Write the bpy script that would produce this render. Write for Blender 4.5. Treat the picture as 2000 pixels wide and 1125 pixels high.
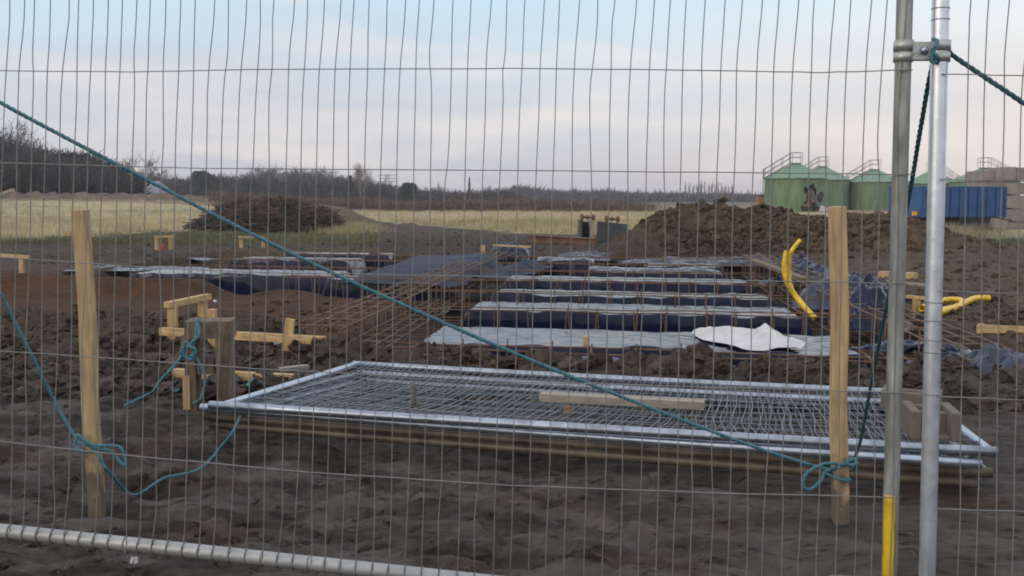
import bpy, math, random
import numpy as np
from mathutils import Vector, Matrix
random.seed(7)
for o in list(bpy.data.objects): bpy.data.objects.remove(o)
SC = bpy.context.scene
# ------------------------------------------------------------------ camera, sky, sun, exposure
FPX, CX, CY, HZ, CAMH = 1950.0, 1000.0, 562.5, 388.0, 1.13
PITCH = math.atan((CY-HZ)/FPX)
cam = bpy.data.cameras.new('camera'); camo = bpy.data.objects.new('camera', cam)
SC.collection.objects.link(camo); SC.camera = camo
cam.sensor_width = 36; cam.lens = 36*FPX/2000; cam.clip_start = .05; cam.clip_end = 9000
camo.location = (0, 0, CAMH); camo.rotation_euler = (math.pi/2-PITCH, 0, 0)
SC.view_settings.view_transform = 'Standard'; SC.view_settings.look = 'None'
SC.view_settings.exposure = 0.22; SC.view_settings.gamma = 1
SC.render.resolution_x = 1024; SC.render.resolution_y = 576
try: SC.cycles.filter_width = 1.9
except Exception: pass
SUN_EL, SUN_AZ = math.radians(9), math.radians(-128)    # low veiled evening sun, behind the camera to the left
W = bpy.data.worlds.new('World'); SC.world = W; W.use_nodes = True
nt = W.node_tree; nt.nodes.clear()
def nd(t, ty, **k):
    n = t.nodes.new(ty)
    for a, v in k.items(): setattr(n, a, v)
    return n
def ramp(t, fac, stops, interp='LINEAR'):
    r = nd(t, 'ShaderNodeValToRGB'); r.color_ramp.interpolation = interp
    e = r.color_ramp.elements
    while len(e) > 1: e.remove(e[-1])
    e[0].position = stops[0][0]; e[0].color = (*stops[0][1], 1)
    for p, c in stops[1:]:
        x = e.new(p); x.color = (*c, 1)
    if fac is not None: t.links.new(fac, r.inputs[0])
    return r.outputs[0]
def mixc(t, fac, a, b, mode='MIX'):
    m = nd(t, 'ShaderNodeMix', data_type='RGBA', blend_type=mode)
    for sock, v in ((m.inputs[0], fac), (m.inputs[6], a), (m.inputs[7], b)):
        if hasattr(v, 'links'): t.links.new(v, sock)
        elif isinstance(v, (int, float)): sock.default_value = v
        else: sock.default_value = (*v, 1)
    return m.outputs[2]
def mth(t, op, a, b=0.0, clamp=False):
    m = nd(t, 'ShaderNodeMath', operation=op, use_clamp=clamp)
    for i, v in enumerate((a, b)):
        if hasattr(v, 'links'): t.links.new(v, m.inputs[i])
        else: m.inputs[i].default_value = v
    return m.outputs[0]
sky = nd(nt, 'ShaderNodeTexSky', sky_type='NISHITA', sun_disc=False)
sky.sun_elevation = SUN_EL; sky.sun_rotation = SUN_AZ
skyv = nd(nt, 'ShaderNodeVectorMath', operation='SCALE'); nt.links.new(sky.outputs[0], skyv.inputs[0]); skyv.inputs[3].default_value = .1
tc = nd(nt, 'ShaderNodeTexCoord'); sp = nd(nt, 'ShaderNodeSeparateXYZ'); nt.links.new(tc.outputs['Generated'], sp.inputs[0])
cl = ramp(nt, sp.outputs[2], [(0.0, (.48, .47, .54)), (.04, (.55, .56, .62)), (.10, (.60, .65, .72)), (.15, (.58, .71, .81)), (.21, (.55, .74, .88)), (.5, (.86, .94, 1.1)), (1, (1.0, 1.04, 1.12))])
warm = ramp(nt, sp.outputs[0], [(0.0, (0, 0, 0)), (.55, (1, 1, 1))])
warmc = ramp(nt, sp.outputs[2], [(0.0, (.68, .55, .54)), (.06, (.80, .72, .68)), (.14, (.86, .83, .80)), (.22, (.78, .90, .97)), (.5, (.98, 1.0, 1.08)), (1, (1.0, 1.04, 1.12))])
cl = mixc(nt, warm, cl, warmc)
mp = nd(nt, 'ShaderNodeMapping'); nt.links.new(tc.outputs['Generated'], mp.inputs[0]); mp.inputs['Scale'].default_value = (1.7, 1.7, 8); mp.inputs['Rotation'].default_value = (0, .06, 0)
nz = nd(nt, 'ShaderNodeTexNoise'); nt.links.new(mp.outputs[0], nz.inputs[0]); nz.inputs['Scale'].default_value = 2.3; nz.inputs['Detail'].default_value = 7; nz.inputs['Roughness'].default_value = .55
nf = ramp(nt, nz.outputs[0], [(.46, (0, 0, 0)), (.64, (1, 1, 1))])
cl = mixc(nt, mth(nt, 'MULTIPLY', nf, .55), cl, (.94, .85, .77))
nz2 = nd(nt, 'ShaderNodeTexNoise'); nt.links.new(mp.outputs[0], nz2.inputs[0]); nz2.inputs['Scale'].default_value = 1.1; nz2.inputs['Detail'].default_value = 5
nf2 = ramp(nt, nz2.outputs[0], [(.45, (0, 0, 0)), (.7, (1, 1, 1))])
cl = mixc(nt, mth(nt, 'MULTIPLY', nf2, .35), cl, (.50, .50, .60))
gd = nd(nt, 'ShaderNodeVectorMath', operation='DOT_PRODUCT'); nt.links.new(tc.outputs['Generated'], gd.inputs[0]); gd.inputs[1].default_value = (math.sin(SUN_AZ)*.97, math.cos(SUN_AZ)*.97, .22)
glow = ramp(nt, gd.outputs['Value'], [(.35, (0, 0, 0)), (.8, (.45, .45, .45)), (1, (1, 1, 1))])
cl = mixc(nt, glow, cl, (1.35, 1.22, 1.12))       # the western afterglow
col = mixc(nt, .9, skyv.outputs[0], cl)
bg = nd(nt, 'ShaderNodeBackground'); nt.links.new(col, bg.inputs[0]); bg.inputs[1].default_value = 1.0
wo = nd(nt, 'ShaderNodeOutputWorld'); nt.links.new(bg.outputs[0], wo.inputs[0])
sl = bpy.data.lights.new('sun', 'SUN'); sl.energy = .5; sl.angle = math.radians(22); sl.color = (1, .90, .80)
so = bpy.data.objects.new('sun', sl); SC.collection.objects.link(so)
sd = Vector((math.sin(SUN_AZ)*math.cos(SUN_EL+.25), math.cos(SUN_AZ)*math.cos(SUN_EL+.25), math.sin(SUN_EL+.25)))
so.rotation_euler = sd.to_track_quat('Z', 'Y').to_euler()

# ------------------------------------------------------------------ survey helpers: photo pixel -> place on site
cp, sp_ = math.cos(PITCH), math.sin(PITCH)
def ray(px, py):
    a, b = px-CX, -(py-CY)
    return Vector((a, FPX*cp + b*sp_, -FPX*sp_ + b*cp))
def U(px, py, z=0.0):
    d = ray(px, py); t = (z-CAMH)/d.z
    return Vector((d.x*t, d.y*t, z))
def UD(px, py, D):
    d = ray(px, py); t = D/d.y
    return Vector((d.x*t, D, CAMH+d.z*t))
OR = np.array([-.73, 7.95]); a1, a2 = math.radians(11.5), math.radians(6)
UV = np.array([[math.cos(a1), math.sin(a2)], [-math.sin(a1), math.cos(a2)]]); UVI = np.linalg.inv(UV)
def S(u, v, z=0.0):
    p = UV @ np.array([u, v]) + OR
    return Vector((p[0], p[1], z))
def uv_of(x, y):
    dx, dy = x-OR[0], y-OR[1]
    return UVI[0, 0]*dx+UVI[0, 1]*dy, UVI[1, 0]*dx+UVI[1, 1]*dy

# ------------------------------------------------------------------ numpy noise
RS = np.random.RandomState(3)
TAB = RS.rand(256, 256); JX = RS.rand(256, 256); JY = RS.rand(256, 256); JA = RS.rand(256, 256)
def vn(x, y):
    xi = np.floor(x).astype(int); yi = np.floor(y).astype(int); fx = x-xi; fy = y-yi
    fx = fx*fx*fx*(fx*(fx*6-15)+10); fy = fy*fy*fy*(fy*(fy*6-15)+10)
    g = lambda i, j: TAB[(xi+i) & 255, (yi+j) & 255]
    return (g(0, 0)*(1-fx)+g(1, 0)*fx)*(1-fy)+(g(0, 1)*(1-fx)+g(1, 1)*fx)*fy - .5
def fbm(x, y, oc=4, lac=2.03, gain=.5):
    s = 0; a = 1.0
    for k in range(oc):
        s = s+a*vn(x+17.3*k, y+9.1*k); x, y = (x*.8-y*.6)*lac, (x*.6+y*.8)*lac; a *= gain
    return s
def worley(x, y):
    xi = np.floor(x).astype(int); yi = np.floor(y).astype(int)
    best = np.full(x.shape, 9.0); b2 = np.full(x.shape, 9.0); am = np.zeros(x.shape)
    for i in (-1, 0, 1):
        for j in (-1, 0, 1):
            cx = (xi+i) & 255; cy = (yi+j) & 255
            d = np.hypot(xi+i+JX[cx, cy]-x, yi+j+JY[cx, cy]-y)
            m = d < best
            b2 = np.where(m, best, np.minimum(b2, d)); am = np.where(m, JA[cx, cy], am); best = np.where(m, d, best)
    return best, b2, am
def sst(x, a, b):
    t = np.clip((x-a)/(b-a), 0, 1); return t*t*(3-2*t)
def clods(x, y, s):
    wx = x+.25*s*vn(x/s*2, y/s*2); wy = y+.25*s*vn(x/s*2+50, y/s*2+9)
    f1, f2, am = worley(wx/s, wy/s)
    return np.sqrt(np.clip(1-(f1/.75)**2, 0, 1))*(.25+.9*am*am)*np.clip((f2-f1)*5, 0, 1)**.5

def seg_d(x, y, A, B):
    ax, ay = A; bx, by = B; vx, vy = bx-ax, by-ay
    t = np.clip(((x-ax)*vx+(y-ay)*vy)/(vx*vx+vy*vy), 0, 1)
    return np.hypot(x-ax-t*vx, y-ay-t*vy), t
def field_edge(x, y):
    px = 1000+1950*x/np.maximum(y, .5)
    return np.interp(px, [-400, 0, 200, 330, 430, 560, 700, 760, 850, 960, 1100, 1300, 1760, 1850, 2100], [26, 27, 30, 34, 40, 46, 53, 48, 40.5, 34.5, 32, 32, 32, 27, 26])
def height(x, y, fine=True):
    x = np.asarray(x, float); y = np.asarray(y, float)
    u, v = uv_of(x, y)
    near = 1-sst(y, 26, 36)
    z = .05*fbm(x*.35, y*.35, 3)*sst(y, 3, 9)
    # excavations
    wob = .12*fbm(x*1.3, y*1.3, 3)
    exc = sst(u+wob, -1.35, -1.1)*(1-sst(u+wob, 4.35, 4.6))*sst(v+wob, -.75, -.5)*(1-sst(v+wob, 11.6, 12.2))
    lf = (1-sst(u+wob, -1.35, -1.1))*sst(u, -11, -8.5)*sst(v+wob*1.5, .55, 1.3)*(1-sst(v+wob*2, 6.2, 6.5+1.5*sst(-u, 5, 8)))
    lt = (1-sst(u+wob, -1.35, -1.1))*sst(u+wob, -7, -6.7)*sst(v+wob, 5.6, 5.8)*(1-sst(v+wob, 11.4, 11.9))
    floor = -.5*exc - .29*np.clip(lf-lt, 0, 1)*(1-exc) - .42*lt*(1-exc)
    floor = floor + .22*lt*(1-exc)*np.exp(-((u+3.2)/.9)**2)*np.exp(-((v-5.7)/.8)**2)
    z = z*(1-.8*np.clip(exc+lf, 0, 1)) + floor
    # brown tongue of soil beside the left cage trench
    z += .10*np.exp(-((u+2.7)/1.2)**2-((v-4.3)/1.3)**2)+.30*np.exp(-((v-5.75-.15*vn(x,y))/.45)**2)*sst(-u, 3.8, 4.6)*(1-sst(-u, 9, 11))
    # ridges
    r1 = sst(v, -2.1, -1.2)*(1-sst(v+.8*wob, -.8, -.55))*sst(u, -3.0, -1.9)*(1-sst(u, 6, 7))
    d2, t2 = seg_d(x, y, (-7, 9.4), (-1.9, 8.0)); r2 = np.exp(-(d2/.75)**2)
    # pocket where the plastic shows through
    A = U(1195, 706); pk = np.exp(-((x-A.x)/.22)**2-((y-A.y)/.2)**2)
    z += r1*(-.01+.10*vn(x*1.1, y*1.1)) + .05*r2 - .22*pk
    # spoil heap
    m1, t1 = seg_d(x, y, (4.2, 23.2), (5.6, 23.0)); H1 = .91*np.exp(-(m1/1.45)**2.8)
    m3, t3 = seg_d(x, y, (5.8, 22.6), (8.0, 21.8)); H3 = .70*np.exp(-(m3/1.7)**2.4)
    m4, t4 = seg_d(x, y, (2.6, 20.6), (3.6, 21.6)); H4 = .20*np.exp(-(m4/.9)**2)
    m5, t5 = seg_d(x, y, (8.5, 19), (12, 15)); H5 = .10*np.exp(-(m5/1.9)**2)
    m6, t6 = seg_d(x, y, (-10.6, 46), (-8.0, 47)); H6 = .75*np.exp(-(m6/1.3)**2)
    heap = np.maximum.reduce([H1, H3, H4, H5])
    z += heap*(1+.28*fbm(x*.9, y*.9, 4)) + H6*(1+.3*fbm(x, y, 3))
    # spoil bund by the left wood
    
    z += 1.0*sst(y, 50, 92)*sst(-x, 8, 38) + .09*fbm(x*1.1, y*.7, 4)*sst(y, 24, 30)*(1-sst(y, 60, 80))
    # trailer / yard ground stays flat; grass bank
    gb = sst(x, 7.5, 10)*sst(y, 20, 25)*(1-sst(y, 30, 40)); z += .04*gb
    if fine:
        rough = np.clip(r1+r2*1.1+sst(heap, .04, .25)*.9, 0, 1)*near
        mid = np.clip(sst(y, 17, 20)*near*.6 + sst(u, 4.5, 5)*sst(y, 6, 8)*.7, 0, 1)*near
        inner = np.clip(exc+lf, 0, 1)
        k = np.clip(rough+mid*.6, 0, 1)
        rg1 = 1-2*np.abs(fbm(x*2.6+3, y*3.2, 5, gain=.58)); bl = np.abs(fbm(x*5.2, y*5.2+4, 4, gain=.62))
        z += k*(.075*rg1-.06+.16*bl+.045*clods(x, y, .20)+.035*clods(x+3, y+5, .09)) + rough*near*.05*fbm(x*1.7+7, y*1.7, 3)
        z += near*(1-k)*(1-.6*inner)*(.010*fbm(x*6, y*6, 3) + .004*fbm(x*26, y*26, 2))
        # trampled mud: smeared ridges running along the site, rougher to the left
        ff = (1-sst(y, 5.8, 7.5))
        lr = .30+.70*(1-sst(x+.6*vn(x*2, y*2), -.1, 1.2))
        s1 = fbm(u*5+3, v*14, 5, gain=.7); s2 = 1-2*np.abs(vn(u*4.1+.8*vn(u*6, v*6), v*13))
        s3 = np.clip(fbm(u*2.2+9, v*6.5+3, 6, gain=.68), -.05, .5)
        z += ff*lr*(-.012 + .026*s1 - .034*np.clip(s2-.55, 0, 1)*2 + .050*s3 + .02*clods(x*.8, y*1.6, .17)*sst(vn(x*2, y*2+7), -.1, .25))
        # tractor-smoothed streaks on the reduced level
        z += lf*.035*fbm(u*1.6, v*6, 5, gain=.6)
    return z
def hz(x, y): return float(height(np.array([x]), np.array([y]))[0])

# ------------------------------------------------------------------ materials
MATS = {}
def mat(name, color, rough=.7, metal=0.0, var=.25, vscale=8, bump=.2, bscale=40, spec=.5, vcol=None, dark=None, coord='Object', stretch=(1, 1, 1), sub=None, bdist=.01, bump2=0, mudz=0):
    m = bpy.data.materials.new(name); m.use_nodes = True; t = m.node_tree; t.nodes.clear()
    o = nd(t, 'ShaderNodeOutputMaterial'); b = nd(t, 'ShaderNodeBsdfPrincipled'); t.links.new(b.outputs[0], o.inputs[0])
    c = nd(t, 'ShaderNodeTexCoord'); mp = nd(t, 'ShaderNodeMapping'); t.links.new(c.outputs[coord], mp.inputs[0]); mp.inputs['Scale'].default_value = stretch
    n1 = nd(t, 'ShaderNodeTexNoise'); t.links.new(mp.outputs[0], n1.inputs[0]); n1.inputs['Scale'].default_value = vscale; n1.inputs['Detail'].default_value = 6; n1.inputs['Roughness'].default_value = .6
    if vcol:
        a = nd(t, 'ShaderNodeVertexColor', layer_name=vcol); base = a.outputs[0]
    else: base = None
    lo = tuple(x*(1-var) for x in (dark or color)); hi = tuple(min(1, x*(1+var)) for x in color)
    if base is not None:
        f = ramp(t, n1.outputs[0], [(.25, (1-var,)*3), (.75, (1+var,)*3)])
        colr = mixc(t, 1.0, base, f, 'MULTIPLY')
    else: colr = ramp(t, n1.outputs[0], [(.3, lo), (.7, hi)])
    t.links.new(colr, b.inputs['Base Color'])
    b.inputs['Metallic'].default_value = metal; b.inputs['Specular IOR Level'].default_value = spec
    rr = mth(t, 'ADD', mth(t, 'MULTIPLY', n1.outputs[0], .25), rough-.125, True); t.links.new(rr, b.inputs['Roughness'])
    if bump:
        n2 = nd(t, 'ShaderNodeTexNoise'); t.links.new(mp.outputs[0], n2.inputs[0]); n2.inputs['Scale'].default_value = bscale; n2.inputs['Detail'].default_value = 5
        bp = nd(t, 'ShaderNodeBump'); bp.inputs['Strength'].default_value = bump; bp.inputs['Distance'].default_value = bdist; t.links.new(n2.outputs[0], bp.inputs['Height']); t.links.new(bp.outputs[0], b.inputs['Normal'])
    if mudz:       # dried mud splashed up the foot
        ge = nd(t, 'ShaderNodeNewGeometry'); sz = nd(t, 'ShaderNodeSeparateXYZ'); t.links.new(ge.outputs['Position'], sz.inputs[0])
        n4 = nd(t, 'ShaderNodeTexNoise'); t.links.new(c.outputs[coord], n4.inputs[0]); n4.inputs['Scale'].default_value = 22; n4.inputs['Detail'].default_value = 6
        f4 = ramp(t, mth(t, 'ADD', mth(t, 'MULTIPLY', n4.outputs[0], .5), mth(t, 'SUBTRACT', mudz, sz.outputs[2])), [(.22, (0, 0, 0)), (.36, (.85, .85, .85))])
        n5 = nd(t, 'ShaderNodeTexNoise'); t.links.new(c.outputs[coord], n5.inputs[0]); n5.inputs['Scale'].default_value = 9; n5.inputs['Detail'].default_value = 8
        f5 = ramp(t, n5.outputs[0], [(.52, (0, 0, 0)), (.72, (.55, .55, .55))])
        q5 = mixc(t, f5, colr, (.20, .15, .09)); t.links.new(mixc(t, f4, q5, (.085, .068, .055)), b.inputs['Base Color'])
    if bump2:      # flaky, smeared earth: ridges drawn out along the site
        m2 = nd(t, 'ShaderNodeMapping'); t.links.new(c.outputs[coord], m2.inputs[0]); m2.inputs['Scale'].default_value = (5.5, 19, 12); m2.inputs['Rotation'].default_value = (0, 0, .2)
        n3 = nd(t, 'ShaderNodeTexNoise'); t.links.new(m2.outputs[0], n3.inputs[0]); n3.inputs['Scale'].default_value = 1.6; n3.inputs['Detail'].default_value = 9; n3.inputs['Roughness'].default_value = .68; n3.inputs['Distortion'].default_value = .6
        b2 = nd(t, 'ShaderNodeBump'); b2.inputs['Strength'].default_value = bump2; b2.inputs['Distance'].default_value = .05
        hr = ramp(t, n3.outputs[0], [(.33, (0, 0, 0)), (.45, (.66, .66, .66)), (.75, (1, 1, 1))]); t.links.new(hr, b2.inputs['Height']); t.links.new(b2.outputs[0], bp.inputs['Normal'])
        cr = ramp(t, n3.outputs[0], [(.37, (.34, .30, .27)), (.44, (1, 1, 1)), (.62, (1.06, 1.06, 1.06)), (.75, (1.3, 1.3, 1.32))])  # shade of the crevices painted into the colour, crests lightened
        t.links.new(mixc(t, 1.0, colr, cr, 'MULTIPLY'), b.inputs['Base Color'])
    MATS[name] = m; return m
M_ground = mat('soil_ground', (.1, .1, .1), .78, var=.38, vscale=3.3, bump=.75, bscale=34, vcol='Col', spec=.16, bdist=.014, bump2=.52)
M_clod = mat('clod_soil', (.1, .1, .1), .85, var=.35, vscale=7, bump=.8, bscale=45, vcol='Col', spec=.1, bdist=.02)
M_wire = mat('wire_galvanised', (.20, .21, .215), .6, .25, var=.2, vscale=30, bump=0)
M_wire2 = mat('wire_mesh_lying', (.20, .24, .29), .5, .45, var=.25, vscale=12, bump=0)
M_pipe = mat('pipe_galvanised', (.33, .38, .45), .32, .85, var=.25, vscale=14, bump=.15, bscale=60, dark=(.26, .30, .35), bdist=.002)
M_pipe_sh = mat('pipe_bright', (.68, .74, .82), .30, .7, var=.14, vscale=22, bump=.12, bscale=90, bdist=.002)
M_pipe_ly = mat('pipe_bright_dulled', (.40, .46, .55), .30, .85, var=.2, vscale=18, bump=.12, bscale=90, bdist=.002)
M_pipe_old = mat('pipe_weathered', (.32, .34, .33), .55, .55, var=.3, vscale=26, bump=.3, bscale=120, dark=(.22, .23, .20), bdist=.002, stretch=(1, 1, .25))
M_pipe_refl = mat('pipe_mud_reflected', (.12, .10, .068), .5, .3, var=.45, vscale=9, bump=.3, bscale=60, dark=(.07, .055, .038), bdist=.003)  # brown of the reflected mud, put into the base colour
M_rail = mat('pipe_dull', (.33, .34, .34), .5, .45, var=.22, vscale=12, bump=.2, bscale=90, bdist=.002)
M_bore_shade = mat('bore_shade', (.02, .02, .02), .9, var=.2)
M_coup = mat('coupler_steel', (.42, .44, .42), .45, .6, var=.2, vscale=30, bump=.2, bscale=80, bdist=.002)
M_rope = mat('rope_teal', (.05, .17, .22), .6, var=.35, vscale=60, bump=.2, bscale=300, bdist=.001)
M_ropeD = mat('rope_dark', (.018, .07, .085), .65, var=.4, vscale=60, bump=.2, bscale=300, bdist=.001)
M_wood = mat('timber_pale', (.50, .335, .155), .7, var=.22, vscale=6, bump=.25, bscale=30, dark=(.36, .235, .11), stretch=(6, 6, .8), bdist=.003)
M_stake = mat('timber_stake', (.47, .335, .175), .7, var=.24, vscale=6, bump=.35, bscale=30, dark=(.34, .235, .12), stretch=(9, 9, .8), bdist=.003, mudz=.2)
M_woodh = mat('timber_board', (.50, .345, .17), .7, var=.22, vscale=6, bump=.25, bscale=30, dark=(.36, .235, .11), stretch=(.8, 6, 6), bdist=.003)
M_woodg = mat('timber_muddy', (.155, .115, .075), .85, var=.4, vscale=9, bump=.4, bscale=40, dark=(.08, .06, .045), stretch=(2, 2, .8), bdist=.004)
M_plank = mat('plank_grey', (.27, .235, .195), .8, var=.25, vscale=9, bump=.3, bscale=40, stretch=(1, 5, 5), bdist=.003)
M_plas = mat('membrane_blue', (.011, .017, .046), .25, var=.4, vscale=4, bump=.55, bscale=6, spec=.55, bdist=.012)
M_plasw = mat('membrane_clean', (.006, .010, .034), .11, var=.5, vscale=4, bump=.14, bscale=9, spec=.22, bdist=.010)
M_plasd = mat('membrane_dusty', (.013, .019, .045), .6, var=.45, vscale=3, bump=.6, bscale=8, spec=.15, bdist=.015)
M_white = mat('white_sheet', (.50, .50, .52), .6, var=.16, vscale=7, bump=.8, bscale=13, bdist=.02)
M_rust = mat('rebar_rust', (.15, .085, .055), .8, .1, var=.4, vscale=14, bump=.2, bscale=120, dark=(.10, .055, .035), bdist=.002)
M_rustl = mat('rebar_weathered', (.165, .112, .08), .8, .1, var=.35, vscale=14, bump=.2, bscale=120, dark=(.11, .075, .055), bdist=.002)
M_yel = mat('yellow_duct', (.66, .43, .012), .45, var=.28, vscale=14, bump=.1, bscale=200, bdist=.002)
M_conc = mat('concrete_block', (.13, .117, .095), .9, var=.2, vscale=12, bump=.5, bscale=90, bdist=.004)
M_green = mat('silo_green', (.130, .225, .112), .6, var=.24, vscale=2.2, bump=.1, bscale=6, dark=(.105, .150, .078), bdist=.02, stretch=(1, 1, .16))
M_greenr = mat('silo_roof_green', (.135, .225, .155), .6, var=.2, vscale=1.3, bump=0)
M_steel = mat('steel_dark', (.07, .075, .08), .6, .3, var=.4, vscale=4, bump=.2, bscale=20)
M_rail_far = mat('handrail_grey', (.16, .16, .17), .6, .3, bump=0)
M_rustp = mat('steel_rusty', (.16, .085, .05), .85, .1, var=.4, vscale=4, bump=.2, bscale=20)
M_blue = mat('trailer_blue', (.019, .075, .215), .5, var=.25, vscale=3, bump=.1, bscale=20)
M_black = mat('dull_black', (.02, .02, .022), .85, var=.3, bump=0)
M_slab = mat('slab_pink_grey', (.24, .20, .18), .85, var=.25, vscale=3, bump=.3, bscale=20)
M_brick = mat('brick_orange', (.30, .15, .07), .85, var=.3, vscale=6, bump=.2)
M_bark = mat('bark_grey_brown', (.062, .053, .054), .9, var=.3, vscale=.6, bump=0)
M_barkp = mat('bark_pale', (.20, .165, .14), .9, var=.25, vscale=.6, bump=0)
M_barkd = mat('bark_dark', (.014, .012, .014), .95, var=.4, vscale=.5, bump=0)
M_ever = mat('evergreen_leaf', (.022, .040, .022), .8, var=.5, vscale=1.2, bump=0)
M_stick = mat('brush_sticks', (.075, .055, .045), .9, var=.6, vscale=1.8, bump=0)
M_grass = mat('dry_grass', (.1, .1, .1), .9, var=.3, vscale=.8, bump=0, vcol='Col')
M_roofg = mat('roof_slate', (.19, .21, .24), .8, var=.15, bump=0)
M_roofr = mat('roof_tile_red', (.26, .12, .08), .8, var=.15, bump=0)
M_wallp = mat('render_pale', (.5, .48, .45), .8, var=.1, bump=0)
M_orange = mat('reflector_orange', (.85, .38, .02), .4, var=.05, bump=0)
M_red = mat('paint_red', (.45, .04, .03), .5, var=.1, bump=0)

# ------------------------------------------------------------------ mesh building
class MB:
    def __init__(s): s.v = []; s.f = []; s.n = 0
    def raw(s, V, F):
        V = np.asarray(V, float).reshape(-1, 3); s.v.append(V); b = s.n; s.n += len(V)
        s.f.extend([tuple(i+b for i in f) for f in F])
    def box(s, c, size, R=None, bev=0):
        hx, hy, hz_ = [a/2 for a in size]
        V = np.array([(x, y, z) for x in (-hx, hx) for y in (-hy, hy) for z in (-hz_, hz_)])
        if R is not None: V = V @ np.array(R.to_3x3()).T
        V = V+np.array(c)
        s.raw(V, [(0, 1, 3, 2), (4, 6, 7, 5), (0, 4, 5, 1), (2, 3, 7, 6), (0, 2, 6, 4), (1, 5, 7, 3)])
    def beam(s, A, B, w, h, up=(0, 0, 1)):
        A = Vector(A); B = Vector(B); d = (B-A); L = d.length; d.normalize(); up = Vector(up)
        x = d.cross(up)
        if x.length < 1e-4: x = d.cross(Vector((1, 0, 0)))
        x.normalize(); z = x.cross(d)
        R = Matrix((x, d, z)).transposed(); s.box((A+B)/2, (w, L, h), R)
    def tube(s, P, r, n=8, caps=True, hollow=False):
        P = np.asarray([tuple(p) for p in P], float); m = len(P)
        T = np.gradient(P, axis=0); T /= np.linalg.norm(T, axis=1)[:, None]+1e-12
        a = np.array([0, 0, 1.0]) if abs(T[0][2]) < .9 else np.array([1.0, 0, 0])
        N = np.cross(T[0], a); N /= np.linalg.norm(N); Ns = [N]
        for i in range(1, m):
            N = N-T[i]*N.dot(T[i]); N /= np.linalg.norm(N)+1e-12; Ns.append(N)
        Ns = np.array(Ns); Bs = np.cross(T, Ns); r = np.broadcast_to(np.asarray(r, float), (m,))
        an = np.arange(n)*2*math.pi/n
        V = P[:, None, :]+r[:, None, None]*(np.cos(an)[None, :, None]*Ns[:, None, :]+np.sin(an)[None, :, None]*Bs[:, None, :])
        F = [(i*n+k, i*n+(k+1) % n, (i+1)*n+(k+1) % n, (i+1)*n+k) for i in range(m-1) for k in range(n)]
        V = V.reshape(-1, 3)
        if hollow:
            # annular lips and a short inner bore at either end
            ex = []; b = len(V)
            for (i, sg) in ((0, 1), (m-1, -1)):
                for dep, rr in ((0, .84), (.12, .84)):
                    c = P[i]+sg*T[i]*dep
                    ex.append(c+rr*r[i]*(np.cos(an)[:, None]*Ns[i]+np.sin(an)[:, None]*Bs[i]))
            V = np.vstack([V]+ex)
            for e, (i, sg) in enumerate(((0, 1), (m-1, -1))):
                o0 = i*n; o1 = b+e*2*n; o2 = o1+n
                for k in range(n):
                    k2 = (k+1) % n
                    F.append((o0+k, o0+k2, o1+k2, o1+k)); F.append((o1+k, o1+k2, o2+k2, o2+k))
                F.append(tuple(o2+k for k in range(n)))
        elif caps and n > 2:
            F.append(tuple(range(n))[::-1]); F.append(tuple((m-1)*n+k for k in range(n)))
        s.raw(V, F)
    def build(s, name, m, parent=None, smooth=False, loc=None, cols=None):
        V = np.vstack(s.v) if s.v else np.zeros((0, 3))
        me = bpy.data.meshes.new(name)
        if loc is not None: V = V-np.array(loc)
        me.from_pydata(V.tolist(), [], s.f); me.update()
        if smooth:
            me.polygons.foreach_set('use_smooth', [True]*len(me.polygons))
        me.materials.append(m)
        o = bpy.data.objects.new(name, me); SC.collection.objects.link(o)
        if parent is not None:
            o.parent = parent
            if loc is None:
                o.matrix_parent_inverse = Matrix.Translation(-parent.location)
        elif loc is not None: o.location = loc
        return o
def tag(o, label=None, cat=None, group=None, kind=None):
    if label: o['label'] = label
    if cat: o['category'] = cat
    if group: o['group'] = group
    if kind: o['kind'] = kind
    return o
def thing(name, loc, label, cat, group=None, rz=0):
    o = bpy.data.objects.new(name, None); SC.collection.objects.link(o); o.location = loc; o.rotation_euler.z = rz
    o.empty_display_size = .1
    return tag(o, label, cat, group)
def grid_mesh(name, X, Y, Z, m, cols=None, smooth=True, parent=None):
    ny, nx = X.shape; V = np.stack([X, Y, Z], -1).reshape(-1, 3)
    i = np.arange(ny-1)[:, None]*nx+np.arange(nx-1)[None, :]
    F = np.stack([i, i+1, i+nx+1, i+nx], -1).reshape(-1, 4)
    me = bpy.data.meshes.new(name); me.vertices.add(len(V)); me.vertices.foreach_set('co', V.ravel())
    me.loops.add(F.size); me.loops.foreach_set('vertex_index', F.ravel())
    me.polygons.add(len(F)); me.polygons.foreach_set('loop_start', np.arange(0, F.size, 4)); me.polygons.foreach_set('loop_total', np.full(len(F), 4))
    me.polygons.foreach_set('use_smooth', np.full(len(F), smooth)); me.update(); me.validate()
    if cols is not None: vcols(me, cols)
    me.materials.append(m); o = bpy.data.objects.new(name, me); SC.collection.objects.link(o)
    if parent: o.parent = parent; o.matrix_parent_inverse = Matrix.Translation(-parent.location)
    return o
def vcols(me, cols):
    a = me.color_attributes.new('Col', 'FLOAT_COLOR', 'POINT')
    c = np.ones((len(cols), 4)); c[:, :3] = cols; a.data.foreach_set('color', c.ravel())

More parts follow.
